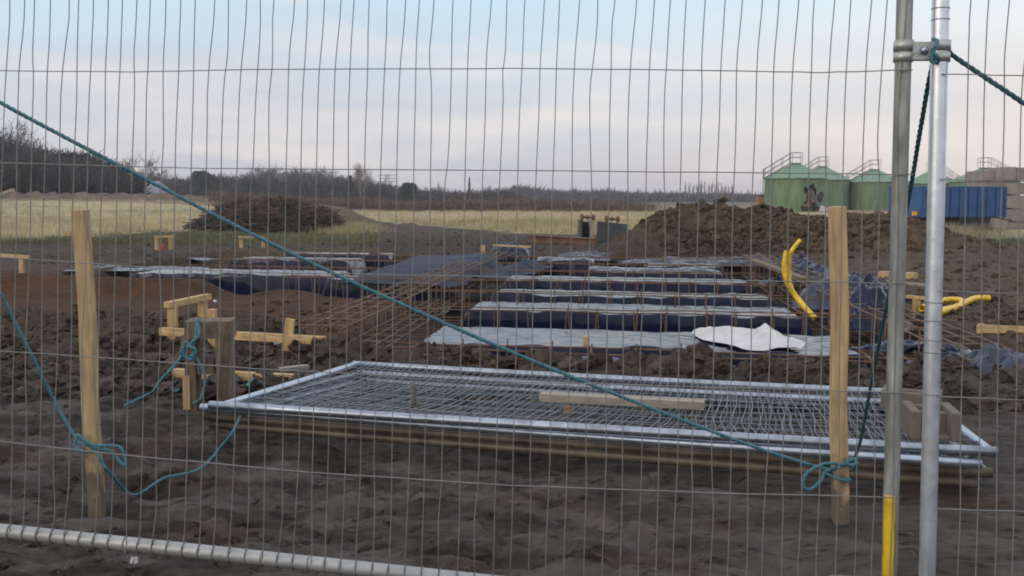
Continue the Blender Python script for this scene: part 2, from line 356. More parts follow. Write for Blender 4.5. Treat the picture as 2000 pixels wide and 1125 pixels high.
# ------------------------------------------------------------------ ground
def axis(lo, hi, s0, g, c=0.0):
    out = [c]; 
    while out[-1] < hi: out.append(out[-1]+s0+g*max(0, out[-1]-c))
    neg = [c]
    while neg[-1] > lo: neg.append(neg[-1]-s0-g*max(0, c-neg[-1]))
    return neg[::-1][:-1]+out
xs = np.array(axis(-13, 13, .018, .0036)); 
ex = [13.3]
while ex[-1] < 1500: ex.append(ex[-1]*1.06+.1)
xs = np.concatenate([-np.array(ex)[::-1], xs[(xs > -13.2) & (xs < 13.2)], ex])
ys = [2.3]
while ys[-1] < 30: ys.append(ys[-1]+.0145+.0036*(ys[-1]-2.3))
while ys[-1] < 110: ys.append(ys[-1]+.16+.006*(ys[-1]-30))
while ys[-1] < 1700: ys.append(ys[-1]*1.07)
ys = np.array([-200, -80, -30, -10, -4, -1, 0, .7, 1.2, 1.6, 1.9, 2.1, 2.2]+ys)
X, Y = np.meshgrid(xs, ys)
Z = height(X, Y)
def ground_color(x, y, z):
    u, v = uv_of(x, y); n = fbm(x*.5, y*.5, 4); n2 = fbm(x*3, y*3, 3)
    c = np.zeros(x.shape+(3,))
    mud = np.array([.068, .058, .051]); brown = np.array([.095, .056, .033]); clay = np.array([.102, .072, .050]); greyb = np.array([.082, .061, .045])
    def lay(w, col):
        nonlocal c
        w = np.clip(w, 0, 1)[..., None]; c = c*(1-w)+np.array(col)*w
    c[...] = mud
    lay(sst(y+.6*n, 6.0, 7.2)*.9, greyb)
    # reddish patches of subsoil in the trampled mud
    lay(sst(fbm(x*1.7+8, y*3+2, 3), .22, .42)*(1-sst(y, 6, 7))*.6, [.085, .050, .034])
    lay(sst(n2+n, -.05, .5)*.5, [.072, .056, .045])
    fgk = 1-sst(y, 5.5, 7); st1 = fbm(u*3.2+1, v*10, 5, gain=.65)
    lay(fgk*sst(st1, .03, .22)*.75, [.108, .097, .090]); lay(fgk*sst(-st1, .08, .26)*.85*(1-.6*sst(x, 0, 1.2)), [.038, .031, .027])
    inn = (1-sst(u, -1.3, -.9))*sst(v+.3*n, .7, 1.3)*(1-sst(v, 6.6, 7.6)); lay(inn*.97, [.082, .040, .019])
    lay(inn*sst(n2, .05, .4)*.5, [.055, .036, .026])
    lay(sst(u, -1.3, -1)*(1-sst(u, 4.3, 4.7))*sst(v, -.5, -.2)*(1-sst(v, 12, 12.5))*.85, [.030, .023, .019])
    lay(sst(y, 16.5, 19)*.9, [.060, .046, .036])
    lay(sst(z, .12, .3)*sst(x, 1, 2.5)*sst(y, 14, 19)*.9, clay)
    lay(sst(x-.05*y, 3.6, 5.0)*sst(y, 6.5, 9)*(1-sst(y, 22, 26))*.75, [.118, .082, .058])
    # greenish rank verge and pale field
    fe = field_edge(x, y)+1.8*n+1.2*n2
    px = 1000+1950*x/np.maximum(y, .5)
    g0 = sst(y, 23.5+2*n, 26.5+2*n)*(1-sst(px, 690, 760)); lay(g0*(.45+.7*sst(n2+.5*n, -.3, .3)), [.085, .092, .040])
    lay(sst(y+3*n2, 19.5, 21)*(1-sst(y, 22.5, 24))*(1-sst(px, 700, 800))*.4, [.12, .10, .05])
    gg = sst(x, 8, 9.2)*sst(y+2*n2, 21, 24); lay(gg, [.075, .080, .036]); lay(gg*sst(y+2*n, 25.5, 27.5)*.9, [.21, .17, .105])
    straw = np.array([.40, .345, .215]); f = sst(y-fe, -.8, .8); lay(f, straw)
    lay(f*sst(n2+n*1.3, -.1, .5)*.55, [.235, .215, .110])
    lay(f*sst(fbm(x*.12, y*.10, 3), .08, .35)*.4, [.20, .19, .09])
    lay(sst(y, 74, 92)*(1-sst(-x, 16, 22))*.9, [.19, .115, .075])
    lay(sst(-x-(y-88)*-.0, 18, 22)*sst(y, 82, 88)*.92, [.165, .105, .07])
    lay(sst(y, 150, 220)*.9, [.10, .10, .06])
    # mound of earth behind the brush
    m6, _ = seg_d(x, y, (-10.6, 46), (-8.0, 47)); lay(1-sst(m6, 1.2, 2.0), [.13, .09, .06])
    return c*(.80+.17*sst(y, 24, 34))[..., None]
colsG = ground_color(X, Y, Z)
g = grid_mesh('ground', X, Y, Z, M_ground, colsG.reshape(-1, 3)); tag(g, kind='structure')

s_ = np.linspace(0, 1, 900); w_ = np.linspace(-3.2, 3.2, 34); SS, WW = np.meshgrid(s_, w_)
A0, B0 = np.array([-62., 88.]), np.array([-22., 100.]); dd_ = (B0-A0)/np.linalg.norm(B0-A0); nn_ = np.array([-dd_[1], dd_[0]]); LL = np.linalg.norm(B0-A0)
Xb = A0[0]+dd_[0]*SS*LL+nn_[0]*WW; Yb = A0[1]+dd_[1]*SS*LL+nn_[1]*WW
ph_ = SS*LL/1.55+WW*.33+.7*fbm(SS*9, WW*.1, 3); saw = ph_-np.floor(ph_); saw = np.where(saw < .72, saw/.72, (1-saw)/.28)
Zb = height(Xb, Yb, False)-.05+(1.0-.35*SS)*np.exp(-(WW/1.9)**2)*(.72+.28*saw+.18*fbm(SS*LL*1.1, WW, 4))*np.clip((1-SS)*6, 0, 1)
cb = np.tile(np.array([.135, .095, .070]), (Zb.size, 1))*(.85+.5*(fbm(Xb*1.5, Yb*1.5, 3).ravel()[:, None]+.2))
tag(grid_mesh('earth_bank', Xb, Yb, Zb, M_ground, cb), kind='structure')

# ------------------------------------------------------------------ clods (uncountable)
def ico(sub):
    t = (1+5**.5)/2
    V = [(-1, t, 0), (1, t, 0), (-1, -t, 0), (1, -t, 0), (0, -1, t), (0, 1, t), (0, -1, -t), (0, 1, -t), (t, 0, -1), (t, 0, 1), (-t, 0, -1), (-t, 0, 1)]
    F = [(0, 11, 5), (0, 5, 1), (0, 1, 7), (0, 7, 10), (0, 10, 11), (1, 5, 9), (5, 11, 4), (11, 10, 2), (10, 7, 6), (7, 1, 8), (3, 9, 4), (3, 4, 2), (3, 2, 6), (3, 6, 8), (3, 8, 9), (4, 9, 5), (2, 4, 11), (6, 2, 10), (8, 6, 7), (9, 8, 1)]
    V = [Vector(v).normalized() for v in V]
    for _ in range(sub):
        c = {}; G = []
        def mid(a, b):
            k = (min(a, b), max(a, b))
            if k not in c: c[k] = len(V); V.append(((V[a]+V[b])/2).normalized())
            return c[k]
        for a, b, d in F:
            x, y, z = mid(a, b), mid(b, d), mid(d, a); G += [(a, x, z), (b, y, x), (d, z, y), (x, y, z)]
        F = G
    return np.array([tuple(v) for v in V]), np.array(F)
def lump_variants(sub, k):
    V, F = ico(sub); out = []
    for s in range(k):
        r = RS.rand(7, 3)-.5; W = V.copy()
        for q in range(12):     # chop with random planes for angular clods
            nrm = RS.randn(3); nrm /= np.linalg.norm(nrm); d = .5+.4*RS.rand()
            e = W@nrm-d; W -= np.clip(e, 0, None)[:, None]*nrm*.85
        W *= (1+.75*fbm(W[:, 0]*2.2+s*7, W[:, 1]*2.2+W[:, 2]*1.7, 4, gain=.6))[:, None]
        out.append(W*np.array([1, .75+.3*RS.rand(), .55+.25*RS.rand()]))
    return out, F
L2, F2 = lump_variants(2, 8); L1, F1 = lump_variants(1, 8)
def lumps(name, pts, smin, smax, label, cat, cbase=None, big=.07, power=3.2):
    V = []; F = []; C = []; b = 0
    P = np.array(pts); zs = height(P[:, 0], P[:, 1]); gc = ground_color(P[:, 0], P[:, 1], zs)
    for i, (x, y) in enumerate(pts):
        s = smin+(smax-smin)*RS.rand()**power
        LV, LF = (L2, F2) if s > big else (L1, F1)
        A = LV[RS.randint(8)]*s; a = RS.rand()*6.28; ca, sa = math.cos(a), math.sin(a)
        tl = (RS.rand()-.5)*.9; ct, st = math.cos(tl), math.sin(tl)
        A = A@np.array([[ca, -sa, 0], [sa, ca, 0], [0, 0, 1]]).T@np.array([[1, 0, 0], [0, ct, -st], [0, st, ct]]).T
        A = A+np.array([x, y, zs[i]-s*.25+s*.45*RS.rand()])
        V.append(A); F.append(LF+b); b += len(A)
        c = (gc[i] if cbase is None else np.array(cbase))*(.72+.5*RS.rand()+.35*(RS.rand()>.85)); C.append(np.tile(c, (len(A), 1)))
    V = np.vstack(V); F = np.vstack(F)
    me = bpy.data.meshes.new(name); me.vertices.add(len(V)); me.vertices.foreach_set('co', V.ravel())
    me.loops.add(F.size); me.loops.foreach_set('vertex_index', F.ravel()); me.polygons.add(len(F))
    me.polygons.foreach_set('loop_start', np.arange(0, F.size, 3)); me.polygons.foreach_set('loop_total', np.full(len(F), 3)); me.update(); me.validate()
    me.polygons.foreach_set('use_smooth', np.full(len(F), False))
    vcols(me, np.vstack(C)); me.materials.append(M_clod); o = bpy.data.objects.new(name, me); SC.collection.objects.link(o)
    return tag(o, label, cat, kind='stuff')
def pts_uv(n, u0, u1, v0, v1, cond=None):
    out = []
    while len(out) < n:
        p = S(random.uniform(u0, u1), random.uniform(v0, v1))
        if cond is None or cond(p.x, p.y): out.append((p.x, p.y))
    return out
A_ = U(1195, 706)
nopk = lambda x, y: math.hypot(x-A_.x, y-A_.y) > .26
lumps('soil_clods', pts_uv(2600, -2.2, 5.6, -2.0, -.72, nopk)+pts_uv(110, -1.4, 5, -.95, -.6, nopk), .012, .095, 'broken brown soil clods heaped between the lying panels and the trenches', 'soil')
def pb(n, px0, px1, py0, py1, cond=None):
    out = []
    while len(out) < n:
        q = U(random.uniform(px0, px1), random.uniform(py0, py1))
        if cond is None or cond(q.x, q.y): out.append((q.x, q.y))
    return out
lumps('soil_clods', pb(1900, -80, 660, 635, 775), .010, .10, 'dark soil clods in a band in front of the brown dug-out level', 'soil', power=3.5)
lumps('soil_clods', pb(260, 480, 720, 560, 640), .02, .07, 'small clods scattered on the brown dug-out floor', 'soil')
lumps('soil_clods', [(max(3.0+.5*random.random(), random.gauss(6.0, 2.0)), random.gauss(21.5, 1.15)) for _ in range(4200)], .02, .13, 'lumps of clay lying over the big spoil heap', 'soil', power=3.2)
lumps('soil_clods', [(random.gauss(5.8, 1.8), random.gauss(21.6, 1.0)) for _ in range(130)], .08, .20, 'big clay clods lying on the spoil heap', 'soil', power=2)
lumps('soil_clods', pb(900, 1500, 2080, 520, 720, lambda x, y: uv_of(x, y)[0] > 4.7), .015, .09, 'clods on the churned ground right of the trenches', 'soil')
lumps('soil_clods', pb(420, -60, 1500, 765, 1120), .006, .028, 'crumbs and pebbles in the trampled foreground mud', 'soil')
lumps('soil_clods', [(random.uniform(-9, 3), random.uniform(17.5, 27)) for _ in range(1500)]+pb(1900, 690, 1150, 424, 482), .012, .055, 'clods on the dark churned strip beyond the foundations', 'soil')

# ------------------------------------------------------------------ membrane-covered beds between the trenches
def crumple(x, y, s=1.0):
    a = fbm(x*3, y*3, 3); b = 1-2*np.abs(fbm(x*2.2+5, y*5, 3)); return s*(.5*a+.25*b)
def bed(u0, u1, v0, v1, zt, zb, name, label, group=None, hump=0.0, seed=0, m=None, wr=.006, endl=.22, endr=.30, frontlip=.012):
    us = np.concatenate([np.linspace(u0-endl, u0, 10)[:-1], np.linspace(u0, u1, 150), np.linspace(u1, u1+endr, 10)[1:]])
    vs = np.concatenate([np.linspace(v0-.07, v0+.05, 16)[:-1], np.linspace(v0+.05, v1-.03, 40), np.linspace(v1-.03, v1+.07, 10)[1:]])
    UU, VV = np.meshgrid(us, vs)
    sag = .03*fbm(UU*1.1+seed*7, VV*.2+seed, 2)                       # the front edge wanders
    e = sst(UU, u0-endl, u0+.02)*(1-sst(UU, u1-.02, u1+endr))
    VF = v0+sag*1.5
    f = sst(VV, VF-.045, VF+.005); b = 1-sst(VV, v1, v1+.06)
    k = e*f*b
    Z = zb+(zt-zb)*k+k*(wr*2*fbm(UU*5+seed, VV*7, 4)+frontlip*np.exp(-((VV-VF-.02)/.03)**2)*(1+3*fbm(UU*4+seed*3, UU*0, 2)))
    Z += hump*k*np.clip(.35+1.3*fbm(UU*.9+seed*4, VV*.8, 3), 0, 1)*np.sin(np.clip((VV-v0)/(v1-v0), 0, 1)*math.pi)
    VV2 = VV+.02*fbm(UU*4+seed, Z*6, 3)*(1-f)*1.5
    P = np.stack([UU, VV2], -1)@UV.T+OR
    o = grid_mesh(name, P[..., 0], P[..., 1], Z, m or M_plasw)
    return tag(o, label, 'plastic sheeting', group)
GB = 'sheeted beds of the main foundation'
bed(.0, 3.37, -.15, .98, -.01, -.55, 'sheeted_bed', 'nearest bed covered in blue-black plastic, with the white sheet on it', GB, seed=1)
bed(.05, 3.33, 2.06, 3.08, 0, -.55, 'sheeted_bed', 'second bed of blue-black plastic, tall dark face behind the white sheet', GB, seed=2)
bed(.1, 3.32, 3.76, 4.6, .0, -.55, 'sheeted_bed', 'third plastic-covered bed, between the second and the fourth row of rebar', GB, seed=3)
bed(.05, 3.3, 5.5, 6.4, .03, -.55, 'sheeted_bed', 'fourth plastic-covered bed, thin dark face with a bright front edge', GB, seed=4)
bed(1.15, 3.1, 7.35, 8.2, .02, -.5, 'sheeted_bed', 'fifth plastic bed with loose arched sheet, under the pale plank', GB, hump=.07, seed=5, wr=.012)
bed(2.1, 3.3, 9.1, 10.1, .0, -.5, 'sheeted_bed', 'farthest small plastic-covered bed, in front of the spoil heap', GB, hump=.03, seed=6, wr=.010)
bed(.2, 1.15, 9.0, 10.0, .08, -.5, 'sheeted_bed', 'humped wrinkled plastic bed behind the brown box-like soil block', GB, hump=.12, seed=7, wr=.02)
GL = 'sheeted beds of the left foundation'
bed(-2.55, -1.1, 5.72, 6.5, -.02, -.55, 'sheeted_bed', 'dark plastic bed with a tall face left of the sloping rebar cage', GL, seed=8)
bed(-5.9, -2.75, 6.25, 7.5, -.02, -.5, 'sheeted_bed', 'long bed of blue plastic along the edge of the brown level', GL, seed=9)
bed(-5.6, -3.3, 9.4, 10.5, .0, -.5, 'sheeted_bed', 'farther blue plastic bed on the left, behind the long one', GL, seed=10)
bed(-5.2, -3.0, 11.3, 11.9, .02, -.5, 'sheeted_bed', 'thin bright strip of plastic at the back of the left foundation', GL, seed=11)

def sheet(name, P4, nu, nv, zf, m, label, cat='plastic sheeting', group=None, ragged=.05, thick=0):
    (ax, ay), (bx, by), (cx, cy), (dx, dy) = P4     # front-left, front-right, back-right, back-left (ground xy)
    s, t = np.meshgrid(np.linspace(0, 1, nu), np.linspace(0, 1, nv))
    X = (1-t)*((1-s)*ax+s*bx)+t*((1-s)*dx+s*cx); Y = (1-t)*((1-s)*ay+s*by)+t*((1-s)*dy+s*cy)
    rg = ragged*(1-np.minimum(1, 8*np.minimum(np.minimum(s, 1-s), np.minimum(t, 1-t))))
    X = X+rg*fbm(s*7+ax, t*7, 3)*3; Y = Y+rg*fbm(s*7, t*7+ay, 3)*3
    Z = zf(X, Y, s, t)
    return tag(grid_mesh(name, X, Y, Z, m), label, cat, group)
def ridged(x, y, f): return 1-2*np.abs(fbm(x*f, y*f, 4))
def xy(u, v): p = S(u, v); return (p.x, p.y)
# big loose sheet thrown over the bank between the two foundations
def zbig(X, Y, s, t):
    e = np.minimum(1, 6*np.minimum(s, 1-s))
    return -.05+.05*t+e*(.15*np.sin(np.clip(t, 0, 1)*math.pi*.62)+.10*np.exp(-((s-.95)/.12)**2)*t)+.04*ridged(X+3, Y, .7)*e*(.3+t)+.012*ridged(X, Y, 2.0)
sheet('loose_sheet', ((-2.5, 14.0), (-.75, 13.3), (-.15, 17.0), (-1.75, 17.4)), 110, 90, zbig, M_plasd, 'big crumpled blue plastic sheet thrown over the bank left of the beds')
def zlow(X, Y, s, t): return -.13+.12*s+.05*ridged(X, Y, 1.6)*np.minimum(1, 6*np.minimum(s, 1-s))+.04*t
sheet('loose_sheet', (xy(-1.1, 6.6), xy(.1, 6.1), xy(.6, 9.6), xy(-.2, 10.4)), 60, 60, lambda X, Y, s, t: -.04+.13*np.exp(-((s-.72)/.16)**2)*np.sin(math.pi*np.clip(t, 0, 1))+.05*ridged(X, Y, 2.5), M_plasd, 'folded plastic sheet hanging over the corner behind the sloping rebar')
# crumpled bundles
def bundle(px, py, w, d, h, label, seed, m=None, f=1.0, ry=0.0, group='crumpled plastic bundles'):
    c = U(px, py, 0)
    def zf(X, Y, s, t):
        r = np.sqrt(((s-.5)*2)**2+((t-.5)*2)**2); k = np.clip(1-r**2.5, 0, 1)
        base = np.maximum(height(X, Y, False), -.04)
        return base-.03+.95*k*h*(.55+.9*fbm(X*2.6*f+seed, Y*2.6*f, 3)+.35*ridged(X+seed, Y, 5*f))
    ca, sa = math.cos(ry), math.sin(ry)
    q = [(c.x+ca*a*w/2-sa*b*d/2, c.y+sa*a*w/2+ca*b*d/2) for a, b in ((-1, -1), (1, -1), (1, 1), (-1, 1))]
    return sheet('plastic_bundle', q, 60, 46, zf, m or M_plas, label, group=group, ragged=.06)
bundle(995, 498, .95, 1.0, .34, 'crumpled peak of blue plastic beside the short post behind the sheet', 3, M_plasw)
bundle(1130, 500, 1.5, .8, .12, 'low dark folds of plastic in front of the brown steel beam', 9)
bundle(1330, 504, 2.4, .8, .10, 'dark folded plastic at the foot of the spoil heap', 12)
bundle(1445, 508, 1.4, .9, .20, 'blue plastic crest at the far right corner of the foundation', 15)
bundle(1560, 545, 1.1, .8, .24, 'bright crumpled plastic just behind the upright yellow duct', 18, M_plasw)
bundle(1625, 585, .85, .9, .30, 'black and blue plastic folds left of the right wooden stake', 21)
bundle(1700, 618, .72, .9, .30, 'blue plastic bundle between the right stake and the fence post', 24, M_plasw)
bundle(1800, 668, .9, .45, .14, 'thin strip of plastic beside the right rebar cage', 27, M_plasw, ry=-.7)
bundle(1880, 700, .8, .4, .12, 'plastic strip leading to the large bundle at the right edge', 30, M_plasw, ry=-.5)
bundle(1975, 735, .55, .7, .30, 'large crumpled blue-black plastic bundle at the right edge below the timber tray', 33)
bundle(210, 518, 1.3, .7, .035, 'flat scrap of plastic right of the left stake, at the edge of the brown level', 36)
bundle(330, 516, 1.2, .6, .05, 'small wrinkled plastic scrap behind the long left bed', 39)
bundle(375, 499, .9, .6, .05, 'small dark plastic fold in front of the red marker', 42)
def zstrip(X, Y, s, t):
    e = np.sin(np.clip(s, 0, 1)*math.pi)**.6
    return np.maximum(height(X, Y, False), -.12)-.03+e*(.13+.20*fbm(X*3+Y*1.7, Y*3.1, 3)+.10*ridged(X*.8+4, Y, 2.6))
sheet('loose_sheet', (xy(4.30, 4.3), xy(4.80, 4.2), xy(4.85, 10.9), xy(4.28, 10.9)), 40, 420, zstrip, M_plasw, 'rumpled shiny plastic edging running back along the right rebar cage')
# pocket lining near the front
c = U(1195, 712, 0); sheet('loose_sheet', ((c.x-.42, c.y-.05), (c.x+.4, c.y-.12), (c.x+.42, c.y+.5), (c.x-.42, c.y+.5)), 30, 30, lambda X, Y, s, t: -.16+.13*t+.01*ridged(X, Y, 3), M_plas, 'dark plastic showing in the hollow between the nearest clods')
c = U(480, 690, 0); sheet('loose_sheet', ((c.x-.1, c.y-.1), (c.x+.75, c.y-.2), (c.x+.75, c.y+.28), (c.x-.1, c.y+.4)), 30, 30, lambda X, Y, s, t: height(X, Y, False)+.035+.06*np.sin(s*math.pi)*t+.02*ridged(X, Y, 3), M_plas, 'black plastic lying on the ground behind the pale level board')

# white sheet on the nearest bed
def white(name, px, py, outline, h, label, n=26, seed=1, zb=.0, cat='plastic sheet', spikes=()):
    c = U(px, py, zb); mb = MB(); ring = [U(a, b, zb) for a, b in outline]; m = len(ring); K = 72
    Pp = []
    for k in range(K):
        f = k/K*m; i = int(f); w = f-i; w = w*w*(3-2*w); a = ring[i % m].lerp(ring[(i+1) % m], w); Pp.append(a)
    V = [(c.x, c.y, zb+h)]; 
    for j in range(1, n+1):
        r = j/n
        for k in range(K):
            p = c.lerp(Pp[k], r); th = k/K*6.283
            fold = .55+.45*math.sin(th*3+seed)+.3*math.sin(th*7+seed*2)
            x = np.array([p.x]); y = np.array([p.y])
            z = zb+.004+h*.62*(1-r)**.8*(.7+.3*fold)+h*.5*fold*r*(1-r)*2.2+h*(.7*(.2-abs(float(fbm(x*4+seed, y*4, 2)[0])))+.22*float(fbm(x*9, y*9+seed, 2)[0]))*(1-r*.5)*min(1, r*6+.3)+.012*max(0, fold)*r; z = max(z, zb+.003)
            V.append((p.x, p.y, z))
    F = [(0, 1+k, 1+(k+1) % K) for k in range(K)]
    for j in range(n-1):
        for k in range(K):
            a = 1+j*K; F.append((a+k, a+K+k, a+K+(k+1) % K, a+(k+1) % K))
    mb.raw(V, F); return tag(mb.build(name, M_white, smooth=True), label, cat)
white('white_sheet', 1478, 668, [(1350, 654), (1362, 646), (1388, 650), (1396, 640), (1425, 655), (1450, 656), (1500, 644), (1525, 652), (1545, 670), (1575, 674), (1562, 682), (1500, 687), (1450, 684), (1420, 674), (1372, 664)], .115, 'large rumpled white sheet lying on the nearest plastic bed')
def scrap(px, py, w, h, label, seed, m=None):
    z = float(height(*[np.array([q]) for q in U(px, py)[:2]])[0])
    return white('plastic_scrap', px, py, [(px-w, py), (px-w*.3, py-h*.7), (px+w*.4, py-h*.3), (px+w, py-h*.4), (px+w*.8, py+h*.2), (px, py+h), (px-w*.6, py+h*.6)], .025, label, n=6, seed=seed, zb=z+.01, cat='litter')
scrap(57, 737, 23, 8, 'torn white plastic scrap on dark mud left of the left stake', 2)
scrap(289, 552, 8, 3, 'small white scrap on the brown dug-out level', 5)
scrap(320, 546, 5, 2, 'tiny cream scrap right of another scrap on the brown level', 7)
scrap(262, 1102, 8, 3, 'small white flake in the mud below the bottom rail', 6)
scrap(420, 590, 5, 2, 'tiny pale chip beside the trestle on brown soil', 9)

# ------------------------------------------------------------------ reinforcement cages
def cage(A, B, w, zt, zb, label, group, step=.34, nb=3, r=.0075, post=.02, m=None):
    m = m or M_rust
    A = Vector((A[0], A[1], 0)); B = Vector((B[0], B[1], 0)); d = (B-A); L = d.length; d.normalize(); sd_ = Vector((d.y, -d.x, 0))
    t = thing('rebar_cage', (A.x, A.y, zb), label, 'rebar cage', group)
    rnd = random.Random(int(A.x*100+B.y*37))
    for lvl in (zt, zb):
        for k in range(nb):
            off = (k/(nb-1)-.5)*w; mb = MB(); ov = rnd.uniform(-.12, .12)
            pts = [A+d*(s*(L+ov)/8)+sd_*(off+rnd.uniform(-.008, .008))+Vector((0, 0, lvl+rnd.uniform(-.008, .008))) for s in range(9)]
            mb.tube(pts, r, 6); mb.build('longitudinal_bar', m, t, True)
    n = int(L/step); xs_ = (-w/2, w/2)
    for i in range(n+1):
        s = (i+.3)*L/(n+1)+rnd.uniform(-.04, .04); c = A+d*s; tw = rnd.uniform(-.03, .03)
        q = [c+sd_*xs_[0]+Vector((0, 0, zb))+d*tw, c+sd_*xs_[0]+Vector((0, 0, zt+.01)), c+sd_*xs_[1]+Vector((0, 0, zt+.01))+d*tw, c+sd_*xs_[1]+Vector((0, 0, zb)), c+sd_*xs_[0]+Vector((0, 0, zb))+d*tw]
        q.append(q[1]+Vector((0, 0, post+rnd.uniform(-.01, .03))))
        mb = MB(); mb.tube(q, r*.9, 5); mb.build('stirrup', m, t, False)
    return t
GC = 'rusty rebar cages laid across the trenches'
def row(v, u0, u1, label, zt=.065, **k): cage(xy(u0, v-.06), xy(u1, v-.06), .24, zt, -.26, label, GC, nb=2, r=.0068, **k)
row(-.42, -.35, 4.2, 'nearest rusty rebar cage, half buried behind the front clods', zt=.025)
row(1.86, -.95, 4.2, 'rebar cage lying in front of the tall dark plastic face')
row(3.58, -.95, 4.15, 'rebar cage between the second and third plastic beds')
row(5.25, -3.0, 4.1, 'rebar cage in front of the fourth bed, reaching left past the sloping cage')
row(7.05, -5.4, 4.1, 'rebar cage behind the fourth bed, crossing the loose blue sheet')
row(8.75, -5.6, 4.1, 'far rebar cage crossing both foundations near the fifth bed', step=.5)
row(10.6, -5.3, 4.0, 'farthest rebar cage, in front of the back plastic folds', step=.6)
cage(xy(-.78, -.45), xy(-.72, 10.9), .44, .13, -.24, 'long rebar cage slanting away along the left side of the beds', GC, step=.45, nb=4, m=M_rustl)
cage(xy(3.98, -.55), xy(4.02, 10.9), .44, .13, -.24, 'long rebar cage slanting away along the right side of the beds', GC, step=.45, nb=4, m=M_rustl)
# mats of bars down in the left trench
t = thing('rebar_mat', S(-1.05, .4, -.42), 'rusty bar mat down in the trench left of the beds', 'rebar mat')
for k in range(0, 16, 2):
    mb = MB(); a = S(-1.05, .3+k*.26, -.3); b = S(.05, .33+k*.26, -.3); mb.tube([a, (a+b)/2, b], .006, 5); mb.build('cross_bar', M_rust, t)
t = thing('rebar_mat', S(3.6, .4, -.42), 'rusty bar mat down in the trench right of the beds', 'rebar mat')
for k in range(0, 16, 2):
    mb = MB(); a = S(3.45, .3+k*.26, -.3); b = S(4.5, .33+k*.26, -.3); mb.tube([a, (a+b)/2, b], .006, 5); mb.build('cross_bar', M_rust, t)
mb = MB(); mb.beam(UD(1258, 531, 15.4), UD(1410, 541, 14.9), .10, .05); tag(mb.build('plank', M_woodh), 'pale scaffold plank laid over the fifth plastic bed', 'plank', 'planks')
mb = MB(); mb.beam(UD(1470, 508, 15.5), UD(1570, 545, 12.4), .12, .04); tag(mb.build('plank', M_woodg), 'brown plank leaning along the far right trench edge', 'plank', 'planks')
mb = MB(); A = UD(1145, 664, 7.6); mb.beam(A+Vector((0, 0, -.12)), A+Vector((0, 0, .03)), .045, .045); tag(mb.build('peg', M_wood), 'short pale wooden peg in front of the nearest plastic bed', 'peg')

# ------------------------------------------------------------------ setting-out timbers
def Dof(py): return CAMH/(U(1000, py).y and 1)*0+U(1000, py).y
def post(parent, px, pt, pb_, D, w=.05, name='post', m=None, d=None, sink=.25, shift=0):
    a = UD(px+shift, pt, D); b = UD(px, pb_, D); b2 = b+(b-a).normalized()*sink
    mb = MB(); d = d or w
    wob = [a.lerp(b2, k/6)+Vector((random.uniform(-.002, .002), 0, 0)) for k in range(7)]
    for i in range(0, 1): mb.beam(a, b2, w, d, up=(0, 1, 0))
    return mb.build(name, m or M_wood, parent)
def board(parent, A, B, w, h, m=None, name='board'):
    mb = MB(); mb.beam(A, B, w, h); return mb.build(name, m or M_woodh, parent)
def trestle(loc, label, posts, boards, group='timber setting-out profiles'):
    t = thing('timber_profile', loc, label, 'timber profile', group)
    for p in posts: post(t, *p)
    for b in boards: board(t, *b)
    return t
trestle(U(335, 650), 'pale timber trestle with a sloping top rail behind the upright muddy frame', [(337, 598, 650, 7.65, .062), (396, 584, 650, 8.05, .062)],
        [(UD(326, 596, 7.6), UD(407, 579, 8.1), .06, .045)])
trestle(U(560, 708), 'long pale level board nailed to a stake, crossing behind the muddy frame', [(557, 623, 708, 6.95, .062, 'post', None, .04, .1, 10), (415, 604, 690, 7.1, .055)],
        [(UD(314, 647, 7.32), UD(634, 665, 6.85), .04, .056)])
t = thing('timber_profile', U(320, 490), 'small far timber trestle around a red marker', 'timber profile', 'timber setting-out profiles')
post(t, 306, 463, 490, 21.5, .07); post(t, 333, 462, 489, 21.7, .07); board(t, UD(302, 463, 21.4), UD(338, 461, 21.6), .06, .04)
mb = MB(); q = UD(319, 489, 21.9); mb.tube([q+Vector((0, 0, -.03)), q+Vector((0, 0, .10)), q+Vector((0, 0, .12)), q+Vector((0, 0, .16))], [.032, .032, .016, .014], 10); tag(mb.build('marker_can', M_red), 'small red marking can between far trestle posts', 'can')
trestle(U(470, 486), 'far timber trestle standing in the rank grass below the teal rope', [(471, 463, 486, 22.3, .07), (514, 466, 486, 22.6, .07)], [(UD(466, 463, 22.2), UD(516, 464, 22.5), .06, .04)])
trestle(U(42, 530), 'timber profile at the left edge of the photo, board on one post', [(42, 502, 531, 15.3, .06), (-30, 498, 531, 15.5, .06)], [(UD(-40, 496, 15.5), UD(57, 502, 15.25), .05, .045)])
trestle(U(943, 500), 'short far post with a thin orange-tipped board behind crumpled plastic', [(943, 479, 500, 19.4, .09)], [(UD(964, 479, 19.8), UD(1036, 482, 19.4), .05, .035)])
trestle(U(1790, 608), 'low timber stub with cross board right of the fence post pair', [(1790, 584, 610, 9.9, .06)], [(UD(1772, 579, 10.0), UD(1810, 583, 9.8), .05, .03)])
mb = MB(); a = U(683, 432, 0); mb.beam(UD(683, 411, a.y), a, .07, .07, up=(0, 1, 0)); f = mb.build('marker_post', M_wood); tag(f, 'thin pale marker post in the field right of the brush heap', 'post')
for (x0, x1, yy, lab) in ((1718, 1745, 543, 'pale timber offcut left of the fence post, below the spoil heap'), (1768, 1788, 545, 'pale timber offcut showing between the two fence posts')):
    D = U(1000, yy).y; mb = MB(); mb.beam(UD(x0, yy-7, D), UD(x1, yy-6, D-.1), .16, .085); tag(mb.build('offcut', M_woodh), lab, 'timber offcut', 'timber offcuts')
mb = MB(); mb.beam(U(340, 728, .03), U(640, 742, .03), .05, .05); tag(mb.build('plank', M_woodh), 'thin plank lying in the mud behind the muddy frame', 'plank', 'planks')
